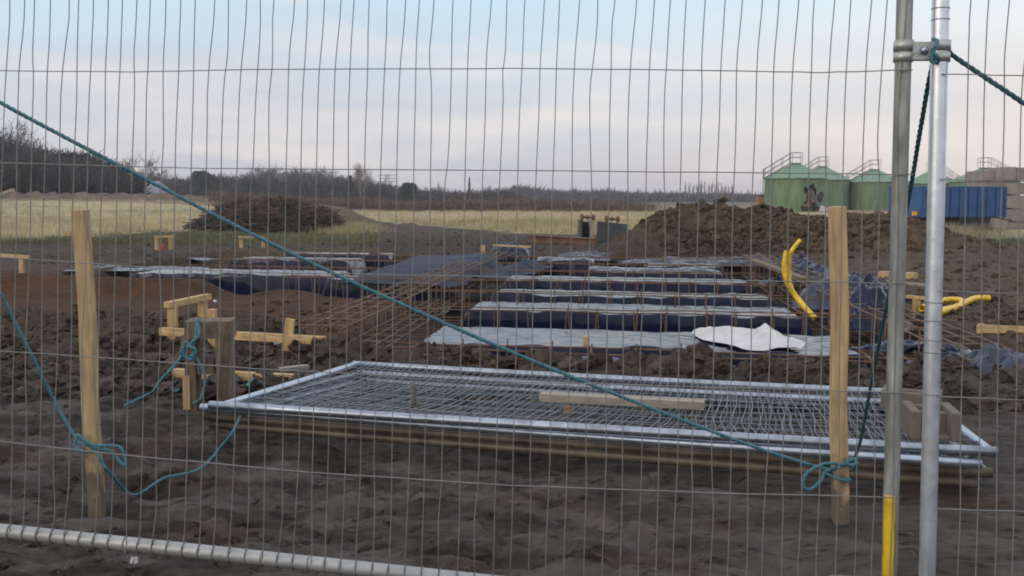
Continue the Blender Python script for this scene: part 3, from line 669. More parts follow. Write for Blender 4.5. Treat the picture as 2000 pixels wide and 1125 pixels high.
mb = MB(); mb.beam(U(548, 722, .05), U(600, 716, .05), .06, .025); tag(mb.build('plank', M_plank), 'short grey wood offcut behind the corner of the lying panels', 'plank', 'planks')
mb = MB(); mb.beam(UD(-30, 392, 40), UD(26, 371, 40), .25, .12); tag(mb.build('plank', M_plank), 'grey pole tipped up at the far left edge of the field', 'plank', 'planks')
mb = MB(); mb.beam(U(1720, 548, .03), U(1830, 560, .03), .06, .03); tag(mb.build('plank', M_plank), 'thin grey batten on the ground between the posts and the yellow duct', 'plank', 'planks')
# shallow timber tray, right edge
t = thing('timber_tray', U(1960, 655), 'open shallow box of orange-brown boards on the ground at right edge', 'timber tray')
c0, c1, c2, c3 = [UD(*p) for p in ((1911, 644, 8.3), (2120, 652, 7.9), (2150, 622, 9.3), (1975, 620, 9.9))]
for a, b in ((c0, c1), (c1, c2), (c2, c3), (c3, c0)): board(t, a, b, .03, .085, name='side_board')
# upright muddy frame near the left end of the stack
t = thing('upright_timber', U(400, 795), 'upright mud-stained timber frame with two openings, teal rope tied round it', 'timber frame')
Df = 5.35
def fb(x0, y0, x1, y1, dep, name, m, dd=0):
    a = UD(x0, y0, Df+dd); b = UD(x1, y1, Df+dd); mb = MB()
    mb.box(((a.x+b.x)/2, Df+dd+dep/2, (a.z+b.z)/2), (abs(b.x-a.x), dep, abs(a.z-b.z)), Matrix.Rotation(.12, 4, 'Z')); mb.build(name, m, t)
fb(355, 650, 380, 803, .17, 'leg', M_woodg); fb(416, 650, 446, 800, .17, 'leg', M_woodg)
fb(357, 628, 447, 662, .18, 'top_beam', M_woodg, -.004); fb(381, 700, 415, 731, .15, 'cross_beam', M_woodg, .006)
fb(356, 735, 371, 800, .012, 'facing_strip', M_wood, -.016)
fb(352, 655, 365, 700, .012, 'facing_strip', M_woodg, -.016)

# ------------------------------------------------------------------ wooden stakes
def stake(pt, pb_, D, w, label):
    a = UD(*pt, D); b = UD(*pb_, D); b2 = b+(b-a).normalized()*.3; mb = MB()
    n = 14; d = (b2-a).normalized(); side = Vector((d.z, 0, -d.x)).normalized()*-1
    ring = []
    for i in range(n+1):
        p = a.lerp(b2, i/n)+side*(.0035*math.sin(i*.9+w*90))
        hw = w/2*(1+.02*math.sin(i*1.7)); hd = .021
        c = [p+side*sx*hw+Vector((0, sy*hd, 0)) for sx, sy in ((-1, -1), (1, -1), (1, 1), (-1, 1))]
        ring += [tuple(q) for q in c]
    F = [(0, 1, 2, 3)]+[(4*i+k, 4*i+4+k, 4*i+4+(k+1) % 4, 4*i+(k+1) % 4) for i in range(n) for k in range(4)]+[(4*n+3, 4*n+2, 4*n+1, 4*n)]
    mb.raw(ring, F); o = mb.build('stake', M_stake); bv = o.modifiers.new('b', 'BEVEL'); bv.width = .002; bv.segments = 2
    return tag(o, label, 'stake', 'square timber stakes driven in behind the fence')
DL, DR = U(1000, 995).y, U(1000, 1018).y
stake((159, 410), (188, 995), DL, .050, 'weathered pale stake on the left with rope knotted low on it')
stake((1637, 403), (1640, 1018), DR, .0515, 'clean pale stake on the right with a rope loop knotted to it')

# ------------------------------------------------------------------ upright site fence
FA, FB = Vector((-1.374, 2.679*1.0/cp*.998, 0)), Vector((.889, 2.311/cp*.998, 0))
FD = (FB-FA).normalized(); FN = Vector((FD.y, -FD.x, 0))
def UF(px, py, off=0.0):
    d = ray(px, py); o = Vector((0, 0, CAMH)); n = FN; t = (FA-o).dot(Vector((n.x, n.y, 0)))/d.dot(n)
    return o+d*t-FN*off*(-1)
RR = random.Random(11)
LV = [0, 137, 330, 550, 770, 960, 1140]
def wires(xs_, hw, levels, ytop, ybot, name, parent, kink=True, mt=None):
    mb = MB(); r = .0013
    for i, x in enumerate(xs_):
        f = max(0, 1-x/1800)
        offs = {levels[0]: 14+RR.uniform(-5, 6), levels[1]: 5+RR.uniform(-3, 3), levels[2]: 0, levels[3]: -4+RR.uniform(-2, 2), levels[4]: -7+RR.uniform(-2, 2), levels[5]: -10+RR.uniform(-2, 2), levels[6]: -16+RR.uniform(-2, 2)}
        pts = []
        for a, b in zip(levels[:-1], levels[1:]):
            m_ = (a+b)/2; bow = RR.uniform(-3.0, 3.0)
            if kink and RR.random() < .2: bow += RR.choice((-1, 1))*RR.uniform(4, 7); m_ = a+(b-a)*RR.choice((.2, .8))
            pts += [(x+offs[a], a), (x+offs[a]*(1-(m_-a)/(b-a))+offs[b]*(m_-a)/(b-a)+bow, m_)]
        pts.append((x+offs[levels[-1]], levels[-1]))
        P3 = [UF(*p) for p in pts]
        top = P3[0]+(P3[0]-P3[1]).normalized()*.02; top2 = Vector((P3[0].x+.03, P3[0].y-.005, 2.2)); P3 = [top2]+P3
        bot = P3[-1].copy(); bot.z = ybot(bot); P3[-1] = bot
        # smooth a little so bends are rounded
        Q = []
        for k in range(len(P3)-1):
            Q.append(P3[k])
            if k: Q[-1] = P3[k]*.7+(P3[k-1]+P3[k+1])*.15
            Q.append((P3[k]+P3[k+1])/2)
        Q.append(P3[-1]); Q[0] = P3[0]
        for q in Q: q += FN*RR.uniform(-.0006, .0006)
        mb.tube(Q, r, 6)
    for pl in hw:
        P3 = [UF(*p)+FN*.0036 for p in pl]; Q = []
        for k in range(len(P3)-1):
            for s in range(5): Q.append(P3[k].lerp(P3[k+1], s/5)+Vector((0, 0, RR.uniform(-.0007, .0007))))
        Q.append(P3[-1]); mb.tube(Q, r*1.08, 6)
    return mb.build(name, mt or M_wire, parent, True)
xsw = [-22.0]
while xsw[-1] < 1748: xsw.append(xsw[-1]+min(35.2, 27.0+7.6*max(0, xsw[-1])/1000)+RR.uniform(-1.6, 1.6))
xsw = [xsw[0]-27*k for k in range(24, 0, -1)]+xsw
HW = [[(-700, 130), (0, 138), (260, 141), (500, 136), (1000, 134), (1400, 138), (1600, 142), (1782, 137)],
      [(-700, 305), (0, 318), (400, 329), (1000, 333), (1500, 338), (1784, 341)],
      [(-700, 460), (0, 502), (142, 512), (300, 523), (480, 531), (1000, 541), (1625, 551), (1774, 554)],
      [(-700, 615), (0, 685), (250, 701), (500, 720), (1000, 745), (1625, 762), (1770, 767)],
      [(-700, 780), (0, 861), (249, 889), (600, 921), (1000, 947), (1400, 962), (1752, 971)],
      [(-700, -40), (0, -45), (1000, -65), (1790, -75)], [(-700, -200), (0, -230), (1000, -265), (1795, -285)]]
R0, R1 = UF(-700, 967), UF(1738, 1226)
def rail_z(p): s = ((p-R0).dot(FD))/((R1-R0).dot(FD)); return R0.z+(R1.z-R0.z)*s
base = UF(1740, 1290)
fp = thing('site_fence', (base.x, base.y, 0), 'upright galvanised mesh fence panel filling the view, weathered right post', 'fence panel', 'site fence panels')
wires(xsw, HW, LV, 0, rail_z, 'wire_mesh', fp)
mb = MB(); mb.tube([R0-FN*.018, R1-FN*.018], .0195, 16, hollow=False); mb.build('bottom_rail', M_rail, fp, True)
# weld collars where wires cross the rail
mb = MB()
for x in xsw:
    if x < 1720:
        p = UF(x-18, 1060+.1*x*1.0); p.z = rail_z(p); q = p-FN*.018
        an = np.linspace(-1.9, 1.4, 9); P_ = [q+FN*math.cos(a)*.0212+Vector((0, 0, -1))*math.sin(a)*.0212 for a in an]; mb.tube(P_, .0016, 5)
wm = [o for o in SC.collection.objects if o.parent == fp and o.name.startswith('wire_mesh')][0]
hk = mb.build('weld_hooks', M_wire, fp, True)
import bmesh
bm_ = bmesh.new(); bm_.from_mesh(wm.data); bm_.from_mesh(hk.data); bm_.to_mesh(wm.data); bm_.free(); bpy.data.objects.remove(hk)
def postline(pt, pb_, r, m, parent, off=-.0): 
    a, b = UF(*pt), UF(*pb_); d = (b-a).normalized(); a2 = a-d*((2.25-a.z)/abs(d.z)); b2 = b+d*((b.z-.10)/abs(d.z))
    a2 -= FN*.02; b2 -= FN*.02
    mb = MB(); mb.tube([a2.lerp(b2, k/10) for k in range(11)], r, 20, hollow=True); mb.build('post', m, parent, True); return a2, b2
pa, pb2 = postline((1771, 0), (1740, 1125), .0182, M_pipe_old, fp)
qa = pa+(R0-R1).normalized()*(R1-R0).length; qb = pb2+(R0-R1).normalized()*(R1-R0).length
mb = MB(); mb.tube([qa, qb], .019, 16); mb.build('post', M_pipe_old, fp, True)
mb = MB(); mb.tube([qa+Vector((0, 0, -.03)), pa+Vector((0, 0, -.03))], .019, 16); mb.build('top_rail', M_rail, fp, True)
# yellow tape round the lower post
d = (pb2-pa).normalized(); y0, y1 = UF(1743, 969), UF(1738, 1135)
k0 = pa+d*((y0-pa).dot(d)); k1 = pa+d*((y1-pa).dot(d)); mb = MB()
sd1 = FN*.75-FD*.35; sd1.normalize()
an = np.linspace(-.75, .75, 7); tx = sd1; ty = d.cross(tx)
Vt = []
for q in [k0.lerp(k1, s/12) for s in range(13)]:
    wv = random.uniform(-.05, .05)
    for a in an: Vt.append(tuple(q+(tx*math.cos(a+wv)+ty*math.sin(a+wv))*.0192))
mb.raw(Vt, [(i*7+j, i*7+j+1, i*7+8+j, i*7+7+j) for i in range(12) for j in range(6)]); o = mb.build('yellow_tape', M_yel, fp, True)
so_ = o.modifiers.new('s', 'SOLIDIFY'); so_.thickness = .0012
# second panel
base = UF(1815, 1290)
fp2 = thing('site_fence', (base.x, base.y, 0), 'second mesh fence panel at the right edge, behind its bright shiny post', 'fence panel', 'site fence panels')
xs2 = [1886, 1920, 1957, 1992]+[1992+37*k for k in range(1, 50)]
LV2 = [0, 146, 352, 568, 778, 996, 1160]
HW2 = [[(1838, 145), (2000, 148), (3600, 190)], [(1834, 351), (2000, 354), (3600, 380)], [(1832, 568), (2000, 574), (3600, 690)], [(1828, 774), (2000, 781), (3600, 900)], [(1826, 993), (2000, 998), (3600, 1200)],
       [(1840, -70), (3600, -200)], [(1844, -280), (3600, -500)]]
Ra, Rb = UF(1815, 1225), UF(3600, 1640)
def rz2(p): s = ((p-Ra).dot(FD))/((Rb-Ra).dot(FD)); return Ra.z
wires(xs2, HW2[:0]+[[(p[0], p[1]) for p in w[:2]] for w in HW2[:5]], LV2, 0, rz2, 'wire_mesh', fp2)
pc, pd = postline((1842, 0), (1815, 1125), .0192, M_pipe_sh, fp2)
ext = FD*3.4
mb = MB(); mb.tube([pc+ext, pd+ext], .019, 16); mb.build('post', M_pipe_sh, fp2, True)
mb = MB(); q = pd.copy(); q.z = Ra.z; mb.tube([q, q+ext], .019, 16); mb.build('bottom_rail', M_rail, fp2, True)
mb = MB(); q = pc.copy(); q.z = pc.z-.03; mb.tube([q, q+ext], .019, 16); mb.build('top_rail', M_rail, fp2, True)
mb = MB()
for yy in (592, 628, 666, 690, 772, 36, 14):
    q = UF(1842-27*yy/1125, yy)-FN*.02; dd = (pd-pc).normalized(); q = pc+dd*((q-pc).dot(dd))
    P_ = [q+(FN*math.cos(a)+FD*math.sin(a))*.0195 for a in np.linspace(-1.9, .9 if yy > 600 else 1.5, 9)]; mb.tube(P_, .0013, 5)
mb.build('wire_ends', M_wire, fp2, True)
# coupler
c1 = UF(1768.5, 98)-FN*.02; c2 = UF(1841, 98)-FN*.02; dd = Vector((0, 0, 1))
cc = thing('scaffold_clamp', tuple((c1+c2)/2), 'steel coupler clamping the weathered post to the shiny post', 'fence coupler')
for c in (c1, c2):
    mb = MB()
    for s0, s1, rr in ((-.024, -.003, .0222), (.000, .024, .0226)): mb.tube([c+dd*s0, c+dd*s1], rr, 20)
    mb.build('clamp', M_coup, cc, True)
mb = MB(); mb.beam(c1.lerp(c2, .22), c1.lerp(c2, .78), .026, .040); mb.beam(c1.lerp(c2, .2)+Vector((0, 0, -.003)), c1.lerp(c2, .8)+Vector((0, 0, -.003)), .030, .006); o = mb.build('bridge', M_coup, cc)
mb = MB(); q = c1.lerp(c2, .52)+FN*.012; mb.tube([q, q+FN*.010, q+FN*.014], [.010, .0095, .004], 12); mb.build('bolt', M_pipe, cc, True)
# concrete foot
q = UF(1716, 1140); mb = MB(); q0 = Vector((pb2.x, pb2.y, 0)); dirF = FN
h = .12
Vv = []
for (a, b, z) in [(-.36, -.11, 0), (.36, -.11, 0), (.36, .11, 0), (-.36, .11, 0), (-.22, -.085, h), (.22, -.085, h), (.22, .085, h), (-.22, .085, h)]:
    p = q0+FN*(a-.06)+FD*(b-.015)+Vector((0, 0, z)); Vv.append(tuple(p))
mb.raw(Vv, [(3, 2, 1, 0), (4, 5, 6, 7), (0, 1, 5, 4), (1, 2, 6, 5), (2, 3, 7, 6), (3, 0, 4, 7)]); o = mb.build('fence_foot', M_conc); bv = o.modifiers.new('b', 'BEVEL'); bv.width = .015; bv.segments = 3
tag(o, 'grey concrete foot under the yellow-taped post', 'fence foot')

# ------------------------------------------------------------------ stack of lying fence panels
def lying(k, FL, FR, BR, BL, zf, zb, mf, label, dens):
    fl, fr = U(*FL, zf), U(*FR, zf); bl, br = U(*BL, zb), U(*BR, zb)
    t = thing('site_fence', (fl.x, fl.y, 0), label, 'fence panel', 'fence panels stacked flat on the mud'); r = .020
    e = (fr-fl).normalized()
    def pipe(a, b, nm, m, hol=True, sag=.0, n=10):
        mb = MB(); mb.tube([a.lerp(b, i/n)-Vector((0, 0, sag*math.sin(i/n*math.pi))) for i in range(n+1)], r, 16, hollow=hol); mb.build(nm, m, t, True)
    pipe(fl-e*.0, fr, 'long_pipe', mf, True, .004); pipe(bl, br, 'long_pipe', M_pipe, True, .006)
    for a, b in ((fl, e), (fr, -e), (bl, e), (br, -e)):
        mb = MB(); mb.tube([a+b*.004, a+b*.10], r*.835, 14); mb.build('bore_shade_plug', M_bore_shade, t)  # near-black plugs stand in for the shade inside the pipes
    w = (bl-fl).normalized()
    pipe(fl+w*.02+e*.07, bl-w*.02+e*.03, 'end_pipe', M_pipe_ly if k == 0 else M_pipe, False); pipe(fr+w*.02-e*.03, br-w*.02-e*.03, 'end_pipe', M_pipe_ly if k == 0 else M_pipe, False)
    mb = MB(); rr = .0019; n = int((fr-fl).length/.042)
    R = random.Random(k*5+2); sagc = .035+.015*k
    def P(s, t_):
        a = fl.lerp(fr, s).lerp(bl.lerp(br, s), t_)
        q = np.array([s*14+k*9]); sg = sagc*math.sin(math.pi*t_)*math.sin(math.pi*min(1, max(0, s)))**.5*(1+.8*float(fbm(q*.35, q*0+t_*1.5, 2)[0]))
        return a-Vector((0, 0, sg))+Vector((0, 0, .012))
    for i in range(1, n):
        s = i/n+R.uniform(-.0012, .0012); b1 = R.uniform(-.004, .004)
        mb.tube([P(s+b1*math.sin(t_*math.pi)+.004*math.sin(t_*9+s*20+k), t_) for t_ in np.linspace(0, 1, 9)], rr, 4, caps=False)
    for j in range(1, 8 if dens else 5):
        t_ = j/(8 if dens else 5)+R.uniform(-.02, .02); mb.tube([P(s, t_+.012*math.sin(s*11+j)) for s in np.linspace(.005, .995, 40)], rr, 4, caps=False)
    mb.build('wire_mesh', M_wire2 if k < 2 else M_pipe_refl, t, True)
    return t
lying(0, (410, 791), (1948, 883), (1800, 769), (690, 711), .185, .13, M_pipe, 'topmost of the stacked panels, its left corner highest', True)
lying(1, (394, 796), (1917, 906), (1792, 789), (699, 729), .143, .085, M_pipe_ly, 'second panel of the flat stack, brightest front pipe', True)
lying(2, (398, 812), (1938, 924), (1782, 800), (707, 744), .098, .045, M_pipe_refl, 'third panel of the flat stack, brown front pipe, mud reflection put in its colour', False)
lying(3, (412, 828), (1908, 944), (1775, 806), (712, 752), .056, .02, M_pipe_refl, 'lowest panel of the flat stack, lying in the mud', False)
# things on the stack
a, b = U(1056, 774, .165), U(1376, 790, .165); mb = MB(); mb.beam(a, b, .085, .036); tag(mb.build('plank', M_plank), 'grey-brown plank lying on the wire of the stacked panels', 'plank', 'planks')
def hollow_block(px, py, z, L, Wd, H, rz, label):
    c = U(px, py, z); t = MB(); R = Matrix.Rotation(rz, 4, 'Z'); th = L*.2
    def bx(cx, cy, cz, sx, sy, sz): v = R@Vector((cx, cy, 0)); t.box((c.x+v.x, c.y+v.y, z+cz), (sx, sy, sz), R)
    bx(-L/2+th/2, 0, H/2, th, Wd, H); bx(L/2-th/2, 0, H/2, th, Wd, H)
    bx(0, .0, H*.42, L-2*th+.006, .035, H*.84); bx(0, Wd*.36, H/2-.004, L-2*th+.006, .03, H-.01); bx(0, 0, .010, L-2*th+.006, Wd-.03, .018)
    o = t.build('concrete_block', M_conc); bv = o.modifiers.new('b', 'BEVEL'); bv.width = .006; bv.segments = 2
    return tag(o, label, 'concrete block', 'hollow concrete blocks weighing down the stack')
hollow_block(1816, 850, .195, .185, .22, .115, -.2, 'nearer hollow concrete block on the right end of the stack')
hollow_block(1780, 796, .15, .26, .17, .085, -.45, 'farther hollow concrete block behind another, on the back pipe of the stack')
mb = MB(); q = U(808, 797, .16); mb.tube([q+Vector((-.02, 0, 0)), q+Vector((0, .0, .03)), q+Vector((.0, 0, .1)), q+Vector((.004, 0, .125))], [.018, .013, .011, .004], 6); mb.tube([q+Vector((.03, 0, -.01)), q+Vector((.005, .0, .05))], .007, 5); mb.tube([q+Vector((-.035, .0, -.02)), q+Vector((-.005, .0, .04))], .006, 5)
tag(mb.build('rag', M_conc, smooth=True), 'knotted grey rag sticking up from the stacked mesh', 'rag')
mb = MB(); q = U(1110, 800, .12); mb.box(q, (.035, .03, .03), Matrix.Rotation(.5, 4, 'Z')); tag(mb.build('brick_chip', M_brick), 'small orange brick chip on the stacked mesh', 'brick chip')

# ------------------------------------------------------------------ ropes
def catmull(P, n=12):
    P = [Vector(p) for p in P]; Q = []
    for i in range(len(P)-1):
        p0, p1, p2, p3 = P[max(0, i-1)], P[i], P[i+1], P[min(len(P)-1, i+2)]
        for k in range(n):
            t = k/n; Q.append(.5*((2*p1)+(p2-p0)*t+(2*p0-5*p1+4*p2-p3)*t*t+(3*p1-p0-3*p2+p3)*t**3))
    Q.append(P[-1]); return Q
def rope(P, r, m, parent=None, name='rope', strands=3, pitch=7.5):
    C_ = catmull(P); L = [0]
    for i in range(1, len(C_)): L.append(L[-1]+(C_[i]-C_[i-1]).length)
    N = max(8, int(L[-1]/(r*pitch/7))); ss = np.linspace(0, L[-1], N); A = np.array([tuple(c) for c in C_])
    Q = np.stack([np.interp(ss, L, A[:, i]) for i in range(3)], -1)
    T = np.gradient(Q, axis=0); T /= np.linalg.norm(T, axis=1)[:, None]+1e-12
    N0 = np.cross(T[0], [0, .3, 1]); N0 /= np.linalg.norm(N0); Ns = []
    for i in range(N): N0 = N0-T[i]*N0.dot(T[i]); N0 /= np.linalg.norm(N0); Ns.append(N0)
    Ns = np.array(Ns); Bs = np.cross(T, Ns); mb = MB()
    for s in range(strands):
        ph = ss/(r*pitch)*2*math.pi+s*2*math.pi/strands
        mb.tube(Q+r*.5*(np.cos(ph)[:, None]*Ns+np.sin(ph)[:, None]*Bs), r*.52, 5)
    return mb.build(name, m, parent, True)
def line(pts): return [UD(*p) for p in pts]
P0 = line([(-700, -215, 2.9), (-300, 30, 2.93), (0, 200, 3.0), (250, 332, 3.08), (600, 510, 3.18), (1000, 688, 3.28), (1300, 808, 3.36), (1500, 882, 3.41), (1625, 920, 3.43)])
r1 = rope(P0, .0068, M_rope, name='guy_rope'); tag(r1, 'long taut teal rope running diagonally down to the right stake', 'rope', None)
k = DR-.03
t = thing('rope_knot', tuple(UD(1640, 918, k)), 'teal rope loop and knot around the right stake', 'rope')
t.location = UD(1640, 918, k)
rope(line([(1622, 920, k), (1640, 912, k-.005), (1664, 905, k), (1668, 915, k+.05), (1640, 920, k+.075), (1615, 922, k+.05), (1625, 930, k-.005), (1650, 938, k-.01), (1660, 936, k)]), .0066, M_rope, t, 'turn')
rope(line([(1650, 908, k-.01), (1610, 906, k-.02), (1575, 925, k-.03), (1568, 948, k-.03), (1582, 956, k-.03), (1602, 940, k-.03), (1612, 922, k-.01), (1632, 912, k-.012)]), .0066, M_rope, t, 'loop')
rope(line([(1658, 900, k-.012), (1672, 896, k-.012), (1668, 908, k-.02), (1655, 905, k-.01), (1662, 895, k-.0), (1677, 908, k-.005)]), .0066, M_rope, t, 'knot')
P1 = line([(1664, 905, k), (1680, 862, 3.35), (1705, 730, 3.12), (1742, 545, 2.82), (1775, 385, 2.58), (1798, 250, 2.45), (1812, 170, 2.39), (1823, 118, 2.36), (1828, 88, 2.34)])
tag(rope(P1, .0062, M_ropeD, name='guy_rope'), 'dark twisted rope from the coupler down behind the weathered post', 'rope')
P2 = line([(1828, 82, 2.33), (1850, 98, 2.33), (1866, 112, 2.32), (1930, 155, 2.28), (2000, 202, 2.24), (2400, 470, 2.1)])
tag(rope(P2, .0062, M_ropeD, name='guy_rope'), 'dark twisted rope running from the coupler out of the right edge', 'rope')
t = thing('rope_knot', tuple(UF(1826, 95)), 'teal knot tied round the coupler beside the shiny post', 'rope')
rope(line([(1822, 76, 2.30), (1830, 80, 2.285), (1826, 92, 2.28), (1820, 100, 2.285), (1828, 108, 2.28), (1834, 118, 2.29), (1822, 122, 2.30), (1818, 108, 2.31)]), .0052, M_rope, t, 'turn')
k = DL-.03
P3 = line([(-260, 60, 3.0), (-120, 340, 3.2), (-40, 500, 3.35), (0, 572, 3.45), (60, 690, 3.5), (110, 790, 3.56), (150, 858, k)])
tag(rope(P3, .0064, M_rope, name='guy_rope'), 'teal rope coming down from the left edge to the left stake', 'rope')
t = thing('rope_knot', tuple(UD(175, 870, k)), 'tangled teal rope bow tied round the left stake', 'rope')
rope(line([(150, 856, k), (147, 872, k-.01), (165, 882, k-.02), (195, 880, k-.015), (205, 872, k+.05), (178, 865, k+.075), (152, 862, k+.04), (165, 868, k-.01), (190, 875, k-.02), (200, 868, k-.01)]), .0062, M_rope, t, 'turn')
rope(line([(185, 878, k-.02), (165, 862, k-.02), (150, 852, k-.02), (155, 850, k-.02), (175, 866, k-.025), (200, 870, k-.03), (232, 872, k-.03), (243, 890, k-.03), (245, 908, k-.03), (232, 900, k-.02), (218, 882, k-.02), (192, 876, k-.02)]), .0062, M_rope, t, 'loop')
def gz(px, py, lift=.012):
    q = U(px, py); z = hz(q.x, q.y)+lift; q = U(px, py, z); return Vector((q.x, q.y, hz(q.x, q.y)+lift))
def gpath(pp, lift=.013, n=7):
    Q = catmull([(a, b, 0) for a, b in pp], n); out = []
    for q in Q: w = U(q.x, q.y, .01); w.z = hz(w.x, w.y)+lift; out.append(w)
    z = [q.z for q in out]; z = [max(z[max(0, i-3):i+4]) for i in range(len(z))]
    for i in range(len(out)): w = z[max(0, i-4):i+5]; out[i].z = sum(w)/len(w)
    return out
P4 = [UD(188, 880, k-.02), UD(197, 900, k-.03), UD(215, 925, k+.01)]+gpath([(245, 945), (275, 949), (320, 936), (370, 922), (405, 912), (430, 880)])+[UD(450, 850, 4.25), UD(463, 828, 4.35), UD(470, 812, 4.6)]
tag(rope(P4, .0062, M_rope, name='rope_tail'), 'loose teal rope lying on the mud from the left stake to the panel stack', 'rope')
k = Df-.03
t = thing('rope_knot', tuple(UD(375, 680, k)), 'teal rope knotted round the upright muddy timber frame', 'rope')
rope(line([(385, 626, k+.1), (384, 622, k+.02), (384, 634, k-.0), (382, 660, k-.03), (375, 675, k-.04), (360, 682, k-.03), (352, 690, k), (360, 700, k-.03), (378, 690, k-.045), (372, 672, k-.05), (388, 655, k-.04), (386, 632, k-.01)]), .0095, M_rope, t, 'knot')
rope(line([(372, 675, k-.04), (362, 668, k-.05), (358, 690, k-.05), (372, 702, k-.05), (382, 684, k-.06), (368, 676, k-.06)]), .0095, M_rope, t, 'loop')
rope(line([(378, 690, k-.04), (392, 715, k-.04), (401, 740, k-.04), (396, 765, k-.04), (390, 780, k-.05)])+[gz(372, 800)], .0075, M_rope, t, 'tail')
rope(line([(355, 695, k-.04), (340, 715, k-.06), (318, 738, k-.1)])+gpath([(298, 762), (270, 776), (243, 783)]), .0085, M_rope, t, 'tail')
tag(rope(gpath([(290, 768), (320, 762), (345, 758), (352, 745)]), .0075, M_rope, name='rope_tail'), 'short teal rope end on the mud left of the timber frame', 'rope')
tag(rope([gz(518, 742, .02), gz(500, 738, .03), gz(484, 744, .04), gz(486, 752, .04), gz(500, 760, .03)], .009, M_rope, name='rope_tail'), 'small teal rope curl behind the left corner of the stack', 'rope')

# ------------------------------------------------------------------ yellow ducts
def duct(P, r, label, m=M_yel):
    Q = catmull(P, 10); mb = MB()
    L = np.arange(len(Q)); rad = r*(1+.05*np.sin(L*2.1)); mb.tube(Q, rad, 14, hollow=True); return tag(mb.build('yellow_duct', m, smooth=True), label, 'duct', 'yellow plastic ducts')
D = 10.0
duct(line([(1537, 489, D), (1532, 520, D), (1538, 553, D), (1553, 577, D), (1572, 600, D-.1), (1592, 622, D-.2)]), .027, 'yellow duct bending down into the trench by the right stake')
duct(line([(1563, 469, D+.1), (1549, 486, D+.08), (1543, 502, D+.1), (1541, 530, D+.12), (1545, 560, D+.1), (1562, 592, D), (1580, 612, D)]), .022, 'second yellow duct rising highest beside its twin, tip bent right')
g1 = lambda a, b, l=.07: U(a, b, l)
duct([g1(1932, 582), g1(1905, 583), g1(1885, 591), g1(1862, 602), g1(1835, 610)], .032, 'yellow duct on the ground pointing right, right of the shiny post')
duct([g1(1800, 602), g1(1825, 592), g1(1850, 586), g1(1872, 586), g1(1882, 592), g1(1868, 600), g1(1840, 606)], .032, 'yellow duct folded double on the ground behind the shiny post')

# ------------------------------------------------------------------ vegetation
def slivers(n, pos, length, width, dirf, rng):
    """n thin triangles; pos (n,3), dirs from dirf"""
    d = dirf; side = np.cross(d, rng.randn(n, 3)); side /= np.linalg.norm(side, axis=1)[:, None]+1e-9
    a = pos-side*width[:, None]/2; b = pos+side*width[:, None]/2; c = pos+d*length[:, None]
    V = np.stack([a, b, c], 1).reshape(-1, 3); F = np.arange(n*3).reshape(-1, 3); return V, F
def tri_obj(name, V, F, m, cols=None, parent=None, loc=None):
    me = bpy.data.meshes.new(name); me.vertices.add(len(V)); me.vertices.foreach_set('co', np.ascontiguousarray(V, dtype=np.float32).ravel())
    k = F.shape[1]; me.loops.add(F.size); me.loops.foreach_set('vertex_index', F.ravel()); me.polygons.add(len(F))
    me.polygons.foreach_set('loop_start', np.arange(0, F.size, k)); me.polygons.foreach_set('loop_total', np.full(len(F), k)); me.update()
    if cols is not None: vcols(me, cols)
    me.materials.append(m); o = bpy.data.objects.new(name, me); SC.collection.objects.link(o)
    if parent: o.parent = parent
    return o
def unit(a): return a/(np.linalg.norm(a, axis=1)[:, None]+1e-9)
def bare_tree(seed, h, spread, ntwig, slim=1.0, trunk_frac=.22, tw=.05, upward=.6):
    R = random.Random(seed); rng = np.random.RandomState(seed); mb = MB(); mc = MB(); tips = []
    mb.tube([(0, 0, -.3), (R.uniform(-.1, .1), 0, h*trunk_frac*.6), (R.uniform(-.2, .2), R.uniform(-.2, .2), h*trunk_frac*1.1)], [h*.024, h*.019, h*.016], 7)
    def grow(p, d, L, r, lv):
        q = p+d*L*.5+Vector((R.uniform(-.1, .1), R.uniform(-.1, .1), 0))*L*.4; e = p+d*L
        mc.tube([p, q, e], [r, r*.8, r*.55], 4 if lv else 5, caps=False)
        if lv >= 3: tips.append((tuple(e), tuple(d), L)); tips.append((tuple(q), tuple(d), L)); return
        for _ in range(R.choice((2, 3, 3))):
            a = Vector((R.gauss(0, 1)*spread, R.gauss(0, 1)*spread, R.uniform(.2, 1)*upward)); nd_ = (d*1.0+a*.75).normalized()
            grow(e if R.random() < .6 else q, nd_, L*R.uniform(.6, .85), r*.6, lv+1)
    top = Vector((0, 0, h*trunk_frac*.9))
    for k in range(6 if slim >= 1 else 9):
        a = k*1.05+R.uniform(0, .6); s = spread*slim; d = Vector((math.cos(a)*s, math.sin(a)*s, R.uniform(.5, 1.5))).normalized()
        st = top+Vector((0, 0, h*.6*k/9 if slim < 1 else h*.1*R.random()))
        grow(st, d, h*R.uniform(.2, .29)*(1 if slim >= 1 else .62), h*.010, 0)
    grow(top, Vector((0, 0, 1)), h*.3, h*.013, 0)
    T = np.array([t[0] for t in tips]); D = np.array([t[1] for t in tips]); Ls = np.array([t[2] for t in tips])
    i = rng.randint(len(T), size=ntwig); pos = T[i]+rng.randn(ntwig, 3)*Ls[i][:, None]*.33
    dr = unit(D[i]+rng.randn(ntwig, 3)*.6+[0, 0, .3]); V, F = slivers(ntwig, pos, Ls[i]*(.5+.7*rng.rand(ntwig)), tw*(.5+rng.rand(ntwig)), dr, rng)
    # V may dip below ground: clip
    mc.raw(V, [tuple(f) for f in F.tolist()])
    vv = np.vstack(mc.v); top_z = np.percentile(vv[:, 2], 99.7)
    return mb, mc, h/top_z
